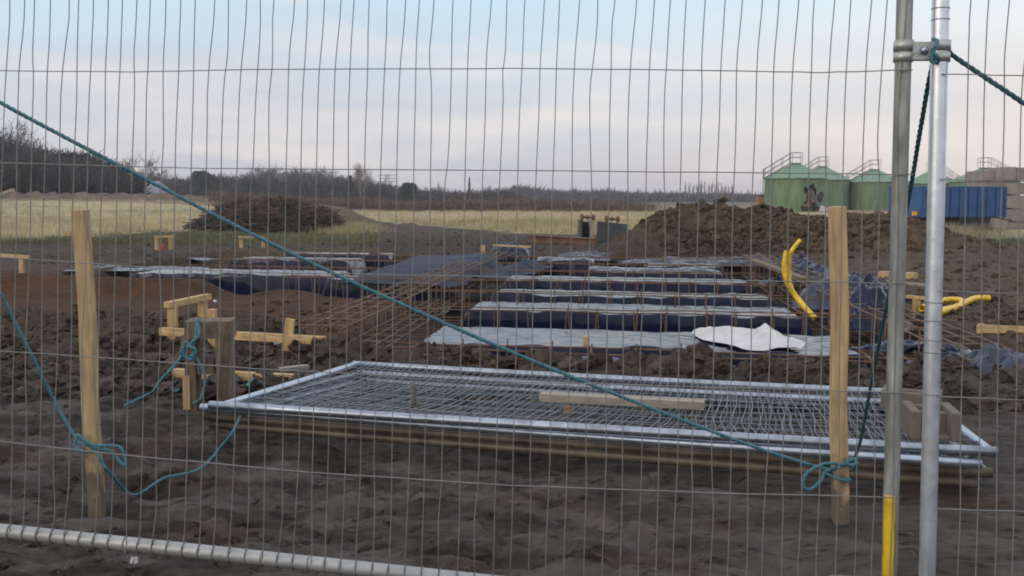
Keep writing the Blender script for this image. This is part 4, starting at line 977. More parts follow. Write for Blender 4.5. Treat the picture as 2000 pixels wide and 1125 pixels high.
def green_tree(seed, h, w, n, leaf=.16, conic=False, lumps_=7):
    R = random.Random(seed); rng = np.random.RandomState(seed); mb = MB(); mc = MB()
    mb.tube([(0, 0, -.3), (0, 0, h*.25), (.05, 0, h*.6)], [h*.035, h*.028, h*.012], 7)
    C = []
    for k in range(lumps_*3):
        zf = R.uniform(.12, .92); rr = (w/2)*((1-zf)*1.1 if conic else math.sqrt(max(.05, 1-((zf-.45)/.55)**2)))
        a = R.uniform(0, 6.28); ro = rr*R.uniform(.1, .8); C.append((math.cos(a)*ro, math.sin(a)*ro, zf*h, rr*R.uniform(.35, .6)+h*.04))
    C = np.array(C); i = rng.randint(len(C), size=n); d = unit(rng.randn(n, 3)); rad = C[i, 3]*(.55+.5*rng.rand(n))
    pos = C[i, :3]+d*rad[:, None]*[1, 1, .8]; pos[:, 2] = np.maximum(pos[:, 2], .1)
    dr = unit(d+rng.randn(n, 3)*.8); V, F = slivers(n, pos, leaf*(1+rng.rand(n)), leaf*(.8+.6*rng.rand(n)), dr, rng); mc.raw(V, [tuple(f) for f in F.tolist()])
    for q in range(8):
        a = R.uniform(0, 6.28); mb.tube([(0, 0, h*.2+q*h*.06), (math.cos(a)*w*.25, math.sin(a)*w*.25, h*.3+q*h*.07)], [h*.01, h*.004], 4)
    return mb, mc, 1.0
PROTO = {}
def proto(key, fn, bark, crown):
    if key not in PROTO:
        mb, mc, sc = fn(); 
        me1 = mb.build('trunk', bark).data; me2 = mc.build('crown', crown).data
        for o in list(SC.collection.objects):
            if o.data in (me1, me2): bpy.data.objects.remove(o)
        PROTO[key] = (me1, me2, sc)
    return PROTO[key]
def plant(key, fn, bark, crown, px, ytop, D, label, cat='tree', group=None, hproto=10.0, wide=1.0, name='bare_tree', zb=None):
    m1, m2, sc = proto(key, fn, bark, crown)
    x = (px-1000)/1950*D*cp; zb = hz(x, D) if zb is None else zb
    ht = UD(px, ytop, D).z-zb; s = ht/hproto*sc
    t = thing(name, (x, D, zb-.05), label, cat, group, rz=random.uniform(0, 6.28)); t.scale = (s*wide, s*wide, s)
    for nm, m in (('trunk', m1), ('crown', m2)):
        o = bpy.data.objects.new(nm, m); SC.collection.objects.link(o); o.parent = t
    return t
BT = [('bare%d' % k, (lambda k=k: bare_tree(20+k, 10, .75+.1*(k % 3), 1500, tw=.07, trunk_frac=.12))) for k in range(6)]
PT = [('pop%d' % k, (lambda k=k: bare_tree(50+k, 10, .30, 900, slim=.55, tw=.06, trunk_frac=.08, upward=1.6))) for k in range(3)]
PLT = ('pale', lambda: bare_tree(77, 10, .6, 2600, tw=.05, trunk_frac=.12, upward=1.1))
EV = [('ev0', lambda: green_tree(5, 10, 9, 9000, .34)), ('ev1', lambda: green_tree(6, 10, 6, 7000, .34, conic=True))]
G1 = 'bare trees of the far tree line'
prof = [(250, 341), (300, 338), (340, 342), (370, 345), (440, 337), (480, 341), (520, 322), (545, 332), (570, 328), (600, 324), (640, 329), (665, 342), (720, 346), (745, 356), (770, 364), (790, 364)]
def ptop(x, P): return float(np.interp(x, [a for a, b in P], [b for a, b in P]))
RR = random.Random(5)
x = 236.0
while x < 1000:
    top = ptop(x, prof+[(860, 366), (905, 372), (960, 360), (1000, 362)])+RR.uniform(-3, 7)
    D = RR.uniform(205, 250); k = RR.choice(BT)
    plant(k[0], k[1], M_bark, M_bark, x, top, D, 'one of many bare grey-brown trees crowding the far tree line', group=G1, wide=RR.uniform(1.0, 1.5))
    x += RR.uniform(8, 15)*(1 if x < 700 else 1.3)
G2 = 'low hazy trees on the horizon'
x = 1000.0
P2_ = [(1000, 364), (1060, 374), (1150, 374), (1200, 378), (1230, 386), (1290, 384), (1330, 384), (1480, 384)]
while x < 1500:
    plant(*(RR.choice(BT)), M_bark, M_bark, x, ptop(x, P2_)+RR.uniform(-2, 4), RR.uniform(330, 380), 'one of many low hazy bare trees on the horizon right of centre', group=G2, wide=RR.uniform(1.3, 2.0))
    x += RR.uniform(8, 14)
plant(*BT[2], M_bark, M_bark, 278, 297, 170, 'tall bare tree rising where the teal rope crosses the tree line', wide=1.1)
plant(*BT[1], M_barkp, M_barkp, 15, 215, 120, 'tall pale bare tree above the dark wood at the left edge', wide=.9)
plant(*PLT, M_barkp, M_barkp, 704, 316, 190, 'pale bare tree with upright crown, right of a dark conifer', wide=.75)
plant(*BT[4], M_bark, M_bark, 1018, 357, 330, 'bare round-crowned tree just right of centre on the horizon', wide=1.2)
plant(*BT[5], M_bark, M_bark, 528, 322, 215, 'tallest bare tree of the clump above the brush heap', wide=1.3)
plant(*BT[3], M_bark, M_bark, 1303, 374, 330, 'small dark rounded bare tree left of the thin poplar row', wide=1.5)
plant(*BT[0], M_bark, M_bark, 1147, 371, 340, 'flat-topped bare tree above the steel trench box', wide=1.9)
plant(*EV[0], M_barkd, M_ever, 397, 333, 175, 'round dark evergreen tree right of the teal rope', name='evergreen_tree', wide=1.0)
plant(*EV[0], M_barkd, M_ever, 800, 356, 165, 'dark double-headed evergreen standing alone on the field edge', name='evergreen_tree', wide=1.25)
plant(*EV[1], M_barkd, M_ever, 684, 341, 180, 'dark narrow conifer beside the pale bare tree', name='conifer', wide=.8)
plant(*EV[0], M_barkd, M_ever, 491, 351, 180, 'small dark evergreen low in the tree line above the brush heap', name='evergreen_tree', wide=.9)
plant(*EV[0], M_barkd, M_ever, 292, 350, 150, 'dark evergreen bush below the tall bare tree', name='evergreen_tree', wide=1.3)
plant(*EV[1], M_barkd, M_bark, 917, 344, 300, 'tall thin dark poplar spire in the middle of the horizon', name='poplar', wide=.30)
plant(*PT[0], M_bark, M_bark, 857, 352, 300, 'faint thin spire tree left of the taller spire', name='poplar', wide=.45)
GP = 'thin poplars in a row left of the silos'
x = 1338
while x < 1436:
    plant(*(RR.choice(PT)), M_barkp, M_barkp, x, 354+RR.uniform(-2, 6)+max(0, x-1400)*.12, 300, 'one of a row of thin bare poplars left of the green silos', group=GP, name='poplar', wide=RR.uniform(.55, .75))
    x += RR.uniform(5.5, 8.5)
for x, yy in ((1461, 366), (1475, 372), (1447, 372)): plant(*PT[1], M_bark, M_bark, x, yy, 300, 'one of a row of thin bare poplars left of the green silos', group=GP, name='poplar', wide=.6)
# understorey masses
def thicket(name, segs, n, m, label, cat, lw=(1.2, .09), clump=None, kind='stuff', upb=.5):
    rng = np.random.RandomState(len(name)+n); V = []; F = []; b = 0
    for (A, B, hts, dep, k) in segs:
        k = int(n*k); s = rng.rand(k); P = np.array(A)[None, :2]*(1-s)[:, None]+np.array(B)[None, :2]*s[:, None]
        hh = np.interp(s, np.linspace(0, 1, len(hts)), hts)*(.78+.3*(fbm(s*40, s*0+3, 3)+.5))
        px_ = P[:, 0]+rng.randn(k)*.5; py_ = P[:, 1]+(rng.rand(k)-.5)*dep
        z = hh*rng.rand(k)**.8; g = height(px_, py_, False)
        pos = np.stack([px_, py_, g+z], 1); d = unit(rng.randn(k, 3)*[1, 1, .7]+[0, 0, upb])
        v, f = slivers(k, pos, lw[0]*(.4+rng.rand(k)), lw[1]*(.5+rng.rand(k)), d, rng); V.append(v); F.append(f+b); b += len(v)
    return tag(tri_obj(name, np.vstack(V), np.vstack(F), m), label, cat, kind=kind)
def Xp(px, D): return ((px-1000)/1950*D*cp, D)
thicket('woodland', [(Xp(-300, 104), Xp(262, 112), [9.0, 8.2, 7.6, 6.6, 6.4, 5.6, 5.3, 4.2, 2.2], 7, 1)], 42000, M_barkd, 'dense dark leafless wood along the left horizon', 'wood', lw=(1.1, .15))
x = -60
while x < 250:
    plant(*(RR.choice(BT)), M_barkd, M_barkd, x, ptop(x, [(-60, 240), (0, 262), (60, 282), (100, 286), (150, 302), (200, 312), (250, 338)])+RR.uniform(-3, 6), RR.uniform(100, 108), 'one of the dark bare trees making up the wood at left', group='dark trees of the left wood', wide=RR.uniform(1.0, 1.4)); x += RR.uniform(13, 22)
thicket('hedgerow', [(Xp(225, 196), Xp(760, 204), [3.0, 3.6, 4.2, 3.8, 3.2], 6, .62), (Xp(760, 204), Xp(1010, 204), [2.4, 2.2, 2.6], 5, .16)], 30000, M_bark, 'grey-brown hedge and scrub under the far trees', 'hedge', lw=(1.5, .22))
thicket('hedgerow', [(Xp(1000, 322), Xp(1520, 322), [4.6, 3.2, 2.6, 2.0], 8, 1)], 12000, M_bark, 'thin hazy hedge along the horizon right of centre', 'hedge', lw=(1.8, .35))
M_scrub = mat('scrub_reddish', (.125, .085, .065), .9, var=.35, vscale=.5, bump=0)
thicket('scrub', [(Xp(690, 96), Xp(1260, 88), [.9, .7, .8, .9, .8, .6], 12, 1), (Xp(430, 92), Xp(700, 94), [.9, .7], 8, .35)], 26000, M_scrub, 'low reddish-brown scrub along the back edge of the field', 'scrub', lw=(.5, .05), upb=1.2)
# grass: pale field and rank tufts
def grass(name, pts, hmin, hmax, w, cbase, label, per=9, jitter=.12):
    rng = np.random.RandomState(len(pts)); P = np.repeat(np.array(pts), per, 0); n = len(P); P = P+rng.randn(n, 2)*jitter
    z = height(P[:, 0], P[:, 1]); pos = np.stack([P[:, 0], P[:, 1], z-.02], 1)
    d = unit(rng.randn(n, 3)*[.45, .45, .1]+[.12, 0, 1]); L = hmin+(hmax-hmin)*rng.rand(n)
    V, F = slivers(n, pos, L, np.full(n, w), d, rng)
    nz_ = np.repeat((.8+.5*(fbm(P[:, 0]*.35, P[:, 1]*.35, 3)+.3))[:, None], 1, 1)*(.8+.4*rng.rand(n, 1)); c = np.array(cbase)[None]*nz_
    if True: gm = sst(fbm(P[:, 0]*.12, P[:, 1]*.10, 3), .08, .35)[:, None]; c = c*(1-.35*gm)+np.array([.17, .18, .08])*.35*gm
    return tag(tri_obj(name, V, F, M_grass, np.repeat(c, 3, 0)), label, 'grass', kind='stuff')
pts = []
while len(pts) < 9500:
    py = random.uniform(393, 475); px = random.uniform(-80, 1330); q = U(px, py+random.uniform(0, 6))
    if q.y > 95: continue
    n_ = fbm(np.array([q.x*.5]), np.array([q.y*.5]), 4)[0]
    if q.y > field_edge(np.array([q.x]), np.array([q.y]))[0]+1.8*n_+.3: pts.append((q.x, q.y))
grass('dry_field_grass', pts, .12, .34, .022, (.43, .37, .235), 'pale straw-coloured rough grass covering the field')
pts = [(random.gauss(11.9, .55), random.uniform(26, 29.5)) for _ in range(260)]+[tuple(U(random.uniform(1640, 1790), random.uniform(424, 434))[:2]) for _ in range(160)]
grass('rank_grass', [(x, y) for x, y in pts if x > 7], .15, .55, .018, (.31, .26, .175), 'tall dry tufts of grass below the blue trailer', per=12, jitter=.2)
pts = []
while len(pts) < 1500:
    q = U(random.uniform(-60, 740), random.uniform(446, 478)); n_ = fbm(np.array([q.x*.5]), np.array([q.y*.5]), 4)[0]
    if q.y > 24+2*n_ and q.y < field_edge(np.array([q.x]), np.array([q.y]))[0]: pts.append((q.x, q.y))
grass('verge_grass', pts, .05, .16, .02, (.12, .125, .055), 'short green grass along the near side of the field', per=9, jitter=.15)
pts = [tuple(U(random.gauss(675, 26), random.uniform(441, 458))[:2]) for _ in range(260)]
grass('verge_grass', pts, .15, .42, .02, (.36, .31, .17), 'pale grass patch at the right foot of the brush heap', per=12, jitter=.25)

# straw, twigs and roots trodden into the mud
rng = np.random.RandomState(21); mb = MB()
for (a, b) in [(random.uniform(-40, 2000), random.uniform(700, 1110)) for _ in range(70)]+[(random.uniform(1450, 2000), random.uniform(480, 640)) for _ in range(60)]:
    q = U(a, b, .0); z = hz(q.x, q.y)+.006; th = rng.rand()*6.28; L = rng.uniform(.015, .07)*(1 if b > 700 else 3); k = rng.uniform(-.3, .3)
    p = [(q.x+math.cos(th+k*f)*L*f, q.y+math.sin(th+k*f)*L*f, z+.008*math.sin(f*2)) for f in (0, .5, 1)]; mb.tube(p, .0013 if b > 700 else .006, 4)
tag(mb.build('straw_and_roots', M_woodg), 'bits of straw and root trodden into the mud', 'straw', kind='stuff')

# brush heap
rng = np.random.RandomState(4); mb = MB(); c = U(530, 452); N_ = 4200
bx_, by_ = (530-1000)/1950*35.5, 35.5
mounds = [(-1.0, 0, 1.5, 1.0), (.35, .2, 1.6, 1.08), (1.5, .1, 1.05, .78), (-.2, -.6, 1.7, .8), (-2.1, 0, .8, .42)]
for i in range(N_):
    mx, my, rr, hh = mounds[rng.choice(5, p=[.24, .28, .18, .2, .10])]
    a = rng.rand()*6.283; e = rng.rand()**.5; r_ = rr*math.sqrt(max(0, 1-e*e))*.95*rng.uniform(.6, 1)**.5
    p = np.array([bx_+mx+math.cos(a)*r_, by_+my+math.sin(a)*r_*.9, e*hh*(.7+.35*rng.rand())+.03])
    d = rng.randn(3)*[1, .6, .13]; d[2] += -.35*np.sign(d[0])*math.cos(a)*(1-e); d /= np.linalg.norm(d); L = rng.uniform(.3, 1.0); p = p-d*L*.5; q = p+d*L; p[2] = max(.02, p[2]); q[2] = max(.03, q[2]); m_ = (p+q)/2+rng.randn(3)*.06
    mb.tube([p, m_, q], [rng.uniform(.010, .030), .012, .006], 3, caps=False)
tag(mb.build('brush_heap', M_stick), 'big dark heap of cut branches on the field, behind the teal rope', 'brush heap')

# ------------------------------------------------------------------ silos
def ring_tube(c, R, z, r, a0=0, a1=6.2832, n=40): return [(c[0]+R*math.cos(a), c[1]+R*math.sin(a), z) for a in np.linspace(a0, a1, n)]
def silo(px, ytop, yeave, rpx, D, label, side, hole=False):
    cx, cy = Xp(px, D); R = rpx*D/1950; ze = UD(px, yeave, D).z; za = UD(px, ytop, D).z; c = (cx, cy)
    t = thing('grain_silo', (cx, cy, 0), label, 'silo', 'green grain silos')
    n = 72; mb = MB(); V = []; zs = np.linspace(-.3, ze, 46)
    for j, z in enumerate(zs):
        rr = R+(.018 if j % 2 else -.018)
        V += [(cx+rr*math.cos(a), cy+rr*math.sin(a), z) for a in np.arange(n)*2*math.pi/n]
    hc = None; F = []
    for j in range(len(zs)-1):
        for k in range(n):
            a = (k+.5)/n*360; z = (zs[j]+zs[j+1])/2
            if hole:
                rel = a-285; w0 = 14+4*math.sin(z*4)-4*(z-1)
                if abs(rel+(z-1.2)*3) < w0 and .15+.1*math.sin(a*.7) < z < 2.35+.15*math.sin(a*.9)-.02*abs(rel): continue
            F.append((j*n+k, j*n+(k+1) % n, (j+1)*n+(k+1) % n, (j+1)*n+k))
    mb.raw(V, F); mb.build('wall', M_green, t)
    mb = MB(); V = []; prof_ = [(R+.12, ze-.04), (R+.12, ze+.02)]+[(R+.1-(R-.30)*f, ze+.03+(za-.12-ze)*f) for f in np.linspace(0, 1, 6)]
    for (rr, z) in prof_: V += [(cx+(rr+(0.02 if k % 4 == 0 else 0))*math.cos(a), cy+(rr+(0.02 if k % 4 == 0 else 0))*math.sin(a), z+(.035 if k % 4 == 0 else 0)) for k, a in enumerate(np.arange(n)*2*math.pi/n)]
    mb.raw(V, [(j*n+k, j*n+(k+1) % n, (j+1)*n+(k+1) % n, (j+1)*n+k) for j in range(len(prof_)-1) for k in range(n)]); mb.build('roof', M_greenr, t)
    mb = MB(); mb.tube([(cx, cy, za-.16), (cx, cy, za-.03), (cx, cy, za), (cx, cy, za+.03)], [.42, .42, .52, .50], 20); mb.build('cap', M_greenr, t)
    # roof ladder with handrails down one side
    s = side; mb = MB(); e0 = Vector((cx+s*(R+.15), cy-.1, ze)); e1 = Vector((cx+s*.45, cy-.1, za))
    for dy in (-.3, .3):
        o = Vector((0, dy, 0))
        for hgt in (.42, .85):
            mb.tube([e0+o+Vector((s*.05, 0, hgt)), e1+o+Vector((0, 0, hgt+.12)), Vector((cx-s*.5, cy+dy, za+hgt+.12))], .025, 5)
        for f in (0, .33, .66, 1): q = e0.lerp(e1, f)+o; mb.tube([q, q+Vector((0, 0, .92))], .022, 5)
        q = Vector((cx-s*.5, cy+dy, za)); mb.tube([q, q+Vector((0, 0, .95))], .022, 5)
    mb.build('handrail', M_rail_far, t)
    mb = MB()
    for dy in (-.2, .2): mb.tube([e0+Vector((0, dy, .06)), e1+Vector((0, dy, .06))], .025, 4); mb.tube([Vector((cx+s*(R+.2), cy+dy, 0)), Vector((cx+s*(R+.2), cy+dy, ze+.9))], .025, 4)
    for f in np.linspace(.02, .98, 12): q = e0.lerp(e1, f)+Vector((0, 0, .08)); mb.tube([q-Vector((0, .2, 0)), q+Vector((0, .2, 0))], .018, 4)
    for z in np.arange(.3, ze+.8, .32): mb.tube([(cx+s*(R+.2), cy-.2, z), (cx+s*(R+.2), cy+.2, z)], .018, 4)
    mb.build('ladder', M_rail_far, t)
    return t, c, R
silo(1553, 319, 349, 58, 92, 'nearest green silo, wall torn open by a ragged dark hole', -1, True)
silo(1605, 325, 352, 50, 104, 'green silo close behind the torn one, its side in shade', -1)
silo(1707, 331, 356, 50, 104, 'green silo standing free between the torn pair and the fence post', -1)
silo(1818, 334, 359, 48, 110, 'green silo mostly hidden behind the two fence posts', 1)
silo(1920, 328, 355, 62, 96, 'green silo behind the blue trailer and grey slabs', 1)
# debris inside and in front of the torn silo
t = thing('scrap_heap', (*Xp(1580, 89), 0), 'tangle of rusty torn sheets spilling from the broken silo', 'scrap heap')
rng = np.random.RandomState(9)
for i in range(16):
    px_ = 1580+rng.randn()*13; D = 89+rng.rand()*1.2; z = abs(rng.randn())*.7+.1; x_, y_ = Xp(px_, D); mb = MB()
    mb.box((x_, y_, min(z, 2.0)), (rng.uniform(.15, .6), rng.uniform(.1, .5), rng.uniform(.3, 1.3)), Matrix.Rotation(rng.rand()*3, 4, 'Z') @ Matrix.Rotation(rng.uniform(-.7, .7), 4, 'Y')); mb.build('torn_sheet', M_rustp if i % 3 else M_black, t)
mb = MB(); a = UD(1574, 352, 90.2); b = UD(1600, 405, 88.5); mb.beam(a, b, .28, .10); mb.build('bent_beam', M_steel, t)
mb = MB(); q = UD(1608, 409, 88.3); mb.box(q, (.55, .4, .5), Matrix.Rotation(.4, 4, 'Y')); tag(mb.build('concrete_lump', M_wallp), 'pale lump of concrete at the foot of the torn silo', 'concrete lump')
q = UD(1487, 401, 95); mb = MB(); mb.box((q.x, 95, .62), (.85, 1.2, 1.5)); o = mb; tq = thing('brick_hut', (q.x, 95, 0), 'small orange brick hut just left of the torn silo', 'hut'); mb.build('wall', M_brick, tq); mb = MB(); mb.box((q.x, 95, 1.42), (1.05, 1.4, .10)); mb.build('roof', M_steel, tq)

# far houses
def house(px0, px1, yt, D, label, roofm):
    x0, x1 = Xp(px0, D)[0], Xp(px1, D)[0]; zt = UD(px0, yt, D).z; ze = zt*.55; t = thing('house', ((x0+x1)/2, D, 0), label, 'house')
    mb = MB(); mb.box(((x0+x1)/2, D+2.5, ze/2), (x1-x0, 5, ze)); mb.build('wall', M_wallp, t)
    mb = MB(); mb.raw([(x0-.3, D-.3, ze), (x1+.3, D-.3, ze), (x1+.3, D+5.3, ze), (x0-.3, D+5.3, ze), (x0+.6, D+2.5, zt), (x1-.6, D+2.5, zt)], [(0, 1, 5, 4), (2, 3, 4, 5), (1, 2, 5), (3, 0, 4), (3, 2, 1, 0)]); mb.build('roof', roofm, t)
    for f in (.25, .7):
        mb = MB(); mb.box((x0+(x1-x0)*f, D-.01, ze*.55), (1.0, .06, ze*.35)); mb.build('window', M_black, t)
house(252, 308, 353, 118, 'low house with grey slate roof at the right end of the dark wood', M_roofg)
house(744, 776, 366, 215, 'house with dull red roof left of the lone evergreen', M_roofr)
house(414, 434, 374, 180, 'tiny pale building between the dark evergreens', M_roofg)
t = thing('pylon', (*Xp(757, 420), 0), 'faint distant electricity pylon near the pale bare tree', 'pylon')
bx0, D = Xp(757, 420); zt = UD(757, 341, D).z; mb = MB()
for sx in (-1, 1): mb.tube([(bx0+sx*1.6, D, 0), (bx0+sx*.4, D, zt)], .16, 4)
for j in range(8): z0 = zt*j/8; z1 = zt*(j+1)/8; w0 = 1.6-1.2*j/8; w1 = 1.6-1.2*(j+1)/8; mb.tube([(bx0-w0, D, z0), (bx0+w1, D, z1)], .09, 4)
mb.build('tower', M_rail_far, t)
for f in (.98, .86, .74):
    mb = MB(); mb.tube([(bx0-3.6, D, zt*f), (bx0+3.6, D, zt*f)], .15, 4); mb.build('crossarm', M_rail_far, t)

# ------------------------------------------------------------------ trench box and steel beam
D = 25.2; t = thing('trench_box', (*Xp(1178, D), 0), 'dark steel trench box with two roller struts on top, by the spoil heap', 'trench box')
def bb(a, b, dep, D, nm, m, rz=0):
    p, q = UD(*a, D), UD(*b, D); mb = MB(); mb.box(((p.x+q.x)/2, D+dep/2, (p.z+q.z)/2), (abs(q.x-p.x), dep, abs(p.z-q.z)), Matrix.Rotation(rz, 4, 'Z')); return mb.build(nm, m, t)
bb((1133, 430), (1137, 474), .9, 25.2, 'side_plate', M_steel); bb((1155, 431), (1160, 474), 1.0, 25.0, 'side_plate', M_plank)
bb((1137, 433), (1155, 468), .04, 25.95, 'inside_shade', M_black)  # black sheet added for the shade inside the box
p, q = UD(1166, 432, 25.3), UD(1226, 438, 26.6); mb = MB(); mb.raw([(p.x, 25.3, -.1), (q.x, 26.6, -.1), (q.x, 26.6, q.z), (p.x, 25.3, p.z), (p.x+.02, 25.36, -.1), (q.x+.02, 26.66, -.1), (q.x+.02, 26.66, q.z), (p.x+.02, 25.36, p.z)], [(0, 1, 2, 3), (7, 6, 5, 4), (3, 2, 6, 7), (0, 3, 7, 4), (1, 5, 6, 2)]); mb.build('long_plate', M_steel, t)
for (a, b, yy) in ((1135, 1160, 424), (1183, 1208, 427)):
    p, q = UD(a, yy, 25.4), UD(b, yy+1, 25.5); mb = MB(); d = (q-p).normalized()
    mb.tube([p, q], .032, 10); mb.tube([p, p+d*.035], .085, 12); mb.tube([q-d*.035, q], .085, 12); mb.tube([p+d*.16, p+d*.19], .06, 10); mb.build('strut', M_rustp, t)
    for w_ in (p+d*.04, q-d*.04): mb = MB(); mb.beam(w_+Vector((0, 0, -.12)), w_, .03, .03, up=(0, 1, 0)); mb.build('bracket', M_rustp, t)
t = thing('steel_beam', (*Xp(1097, 24.6), 0), 'long rusty brown steel beam lying in front of the trench box', 'steel beam')
a, b = UD(1037, 466, 25.0), UD(1162, 473, 24.0); zc = 0
for (dz, w_, h_, nm) in ((.085, .17, .018, 'flange'), (-.085, .17, .018, 'flange'), (0, .02, .15, 'web')):
    mb = MB(); mb.beam(a+Vector((0, 0, dz)), b+Vector((0, 0, dz)), w_, h_); mb.build(nm, M_rustp, t)

# ------------------------------------------------------------------ blue farm trailer
t = thing('farm_trailer', (15, 34, 0), 'faded blue tipping trailer with ribbed sides, parked behind the posts', 'trailer')
NC = UD(1803, 366, 33.2); ztop = NC.z; zbot = UD(1803, 424, 33.2).z
n_ = Vector((NC.x, NC.y, 0)); l_ = Vector((*Xp(1737, 35.6), 0)); r_ = Vector((*Xp(1964, 34.2), 0)); bk = l_+(r_-n_)
def wallq(A, B, z0, z1, th, nm, m=M_blue, off=0):
    A = Vector(A); B = Vector(B); mb = MB(); d = (B-A).normalized(); nn = Vector((d.y, -d.x, 0))*off
    mb.beam(A+nn+Vector((0, 0, (z0+z1)/2)), B+nn+Vector((0, 0, (z0+z1)/2)), th, z1-z0); return mb.build(nm, m, t)
wallq(n_, r_, zbot, ztop, .05, 'side_wall'); wallq(l_, n_, zbot, ztop, .05, 'tailboard'); wallq(l_, bk, zbot, ztop, .05, 'side_wall'); wallq(bk, r_, zbot, ztop, .05, 'headboard')
mb = MB(); mb.raw([tuple(p+Vector((0, 0, zbot+.02))) for p in (n_, r_, bk, l_)], [(0, 1, 2, 3)]); mb.build('bed_floor', M_blue, t)
d = (r_-n_); 
for k in range(10):
    p = n_+d*(k/9*.99+.005); mb = MB(); mb.beam(p+Vector((0, -.05, zbot-.02)), p+Vector((0, -.05, ztop+.0)), .05, .06, up=(0, 1, 0)); mb.build('rib', M_blue, t)
wallq(n_, r_, ztop-.03, ztop+.045, .10, 'top_rail'); wallq(l_, n_, ztop-.03, ztop+.045, .10, 'top_rail')
d = (n_-l_)
for f in (.28, .52, .80): z = zbot+(ztop-zbot)*f; mb = MB(); mb.beam(l_+d*.03+Vector((0, -.05, z)), n_-d*.03+Vector((0, -.05, z)), .05, .05); mb.build('rail', M_blue, t)
for f in (.02, .5, .97): p = l_+d*f; mb = MB(); mb.beam(p+Vector((0, -.06, zbot)), p+Vector((0, -.06, ztop)), .07, .05, up=(0, 1, 0)); mb.build('rib', M_blue, t)
p = UD(1790, 417, 33.3); mb = MB(); mb.box((p.x-.0, 33.45, p.z), (.16, .05, .13)); mb.build('reflector', M_orange, t)
p = l_.lerp(n_, .5); mb = MB(); mb.beam(l_.lerp(n_, .2)+Vector((0, 0, zbot-.12)), n_.lerp(l_, .05)+Vector((0, 0, zbot-.12)), .08, .18); mb.build('bumper', M_black, t)
mid0, mid1 = l_.lerp(n_, .5), bk.lerp(r_, .5)
for f in (.25, .75): a = l_.lerp(n_, f); b = bk.lerp(r_, f); mb = MB(); mb.beam(a+Vector((0, 0, zbot-.12)), b+Vector((0, 0, zbot-.12)), .10, .18); mb.build('chassis_rail', M_black, t)
for f, g_ in ((.62, .06), (.80, .06), (.62, .94), (.80, .94)):
    c = n_.lerp(r_, f).lerp(l_.lerp(bk, f), g_)+Vector((0, 0, .30)); ax = (l_-n_).normalized()
    mb = MB(); mb.tube([c-ax*.11, c-ax*.08, c+ax*.08, c+ax*.11], [.26, .31, .31, .26], 24); w_ = mb.build('wheel', M_black, t, True)
    mb = MB(); mb.tube([c-ax*.125, c-ax*.115], [.14, .16], 16); r0 = mb.build('rim', M_steel, None, True); r0.parent = w_; r0.matrix_parent_inverse = Matrix.Translation(-t.location)@Matrix.Translation(t.location)
a = n_.lerp(r_, .45); mb = MB(); mb.beam(a+Vector((0, 0, .45)), n_.lerp(r_, .98)+Vector((0, .0, .42)), .06, .16); mb.build('axle_beam', M_black, t)
a = r_.lerp(bk, .5)+Vector((0, 0, .35)); dr = (r_-n_).normalized(); mb = MB(); mb.beam(a-dr*.5, a+dr*1.1, .12, .10); mb.build('drawbar', M_steel, t)
mb = MB(); p = UD(1955, 438, 33.4); mb.box((p.x, 33.6, p.z), (.42, .35, .32), Matrix.Rotation(.25, 4, 'Y')); tag(mb.build('concrete_lump', M_slab), 'grey broken lump beside the drawbar end of the blue trailer', 'concrete lump')
mb = MB(); mb.beam(U(1900, 459, .05), U(1962, 461, .05), .2, .08); tag(mb.build('plank', M_plank), 'pale board on the ground under the blue trailer', 'plank', 'planks')

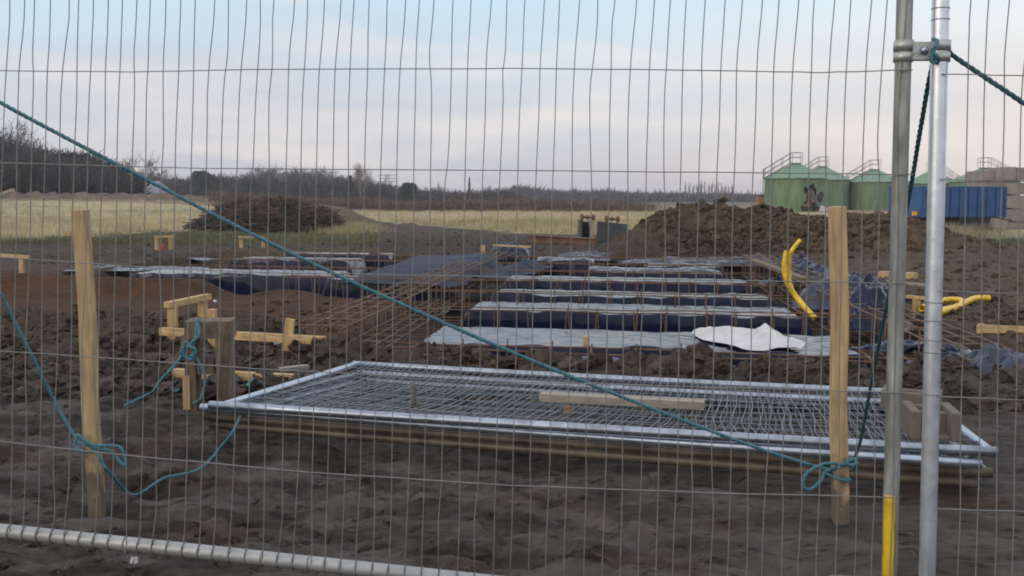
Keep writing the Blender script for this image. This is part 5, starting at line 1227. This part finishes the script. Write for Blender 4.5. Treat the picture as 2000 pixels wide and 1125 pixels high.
# stacked slabs at the right edge
D = 37.5; rw = [(1967, 2170, 434, 455), (1968, 2175, 409, 431), (1966, 2165, 382, 406), (1964, 2170, 357, 379)]
labs = ['bottom course, dark and half hidden', 'second course from the ground', 'third course from the ground', 'fourth course, level with the trailer top']
for i, (x0, x1, y0, y1) in enumerate(rw):
    p, q = UD(x0, y0, D), UD(x1, y1, D); mb = MB(); mb.box(((p.x+q.x)/2, D+1, (p.z+q.z)/2), (q.x-p.x, 2, p.z-q.z)); tag(mb.build('concrete_slab', M_slab), 'long pinkish-grey slab in the stack at right edge, '+labs[i], 'concrete slab', 'slabs stacked right of the blue trailer')
    if i:
        for xx in (1975, 2060, 2150): p = UD(xx, y1+1, D); mb = MB(); mb.box((p.x, D+1, p.z), (.1, 1.9, .075)); tag(mb.build('spacer', M_woodg), 'dark timber spacer between two slabs of the stack', 'spacer', 'timber spacers in the slab stack')
for x0, x1, y0, y1, lab in ((1918, 1942, 333, 355, 'left end of the top, smaller and greyest'), (1944, 1962, 331, 352, 'second from the left end of the top'), (1918, 1962, 355.5, 366, 'thin one just above the trailer rail'), (1962, 1985, 326, 352, 'top course, just right of the small pair'), (1987, 2010, 327, 352, 'top course, cut by the photo edge')):
    p, q = UD(x0, y0, D+.3), UD(x1, y1, D+.3); mb = MB(); mb.box(((p.x+q.x)/2, D+1, (p.z+q.z)/2), (q.x-p.x, 1.4, p.z-q.z)); o = mb.build('concrete_slab', M_slab); bv = o.modifiers.new('b', 'BEVEL'); bv.width = .015; tag(o, 'concrete piece in the stack at right, '+lab, 'concrete slab', 'slabs stacked right of the blue trailer')
mb = MB(); p = UD(1940, 380, D+.9); mb.box((p.x, D+1.3, .45), (.8, .6, .9+.6*p.z)); tag(mb.build('timber_prop', M_woodg), 'dark prop under the left end of the slab stack', 'prop')

# ------------------------------------------------------------------ air
mb = MB(); mb.box((0, 775, 3.75), (3060, 2100, 20.5)); hz_o = mb.build('haze', M_wallp); hz_o.data.materials.clear()
m = bpy.data.materials.new('haze_air'); m.use_nodes = True; t_ = m.node_tree; t_.nodes.clear(); o_ = nd(t_, 'ShaderNodeOutputMaterial'); v_ = nd(t_, 'ShaderNodeVolumePrincipled')
v_.inputs['Density'].default_value = .0006; v_.inputs['Color'].default_value = (.90, .92, 1, 1); t_.links.new(v_.outputs[0], o_.inputs['Volume']); hz_o.data.materials.append(m); tag(hz_o, kind='stuff')
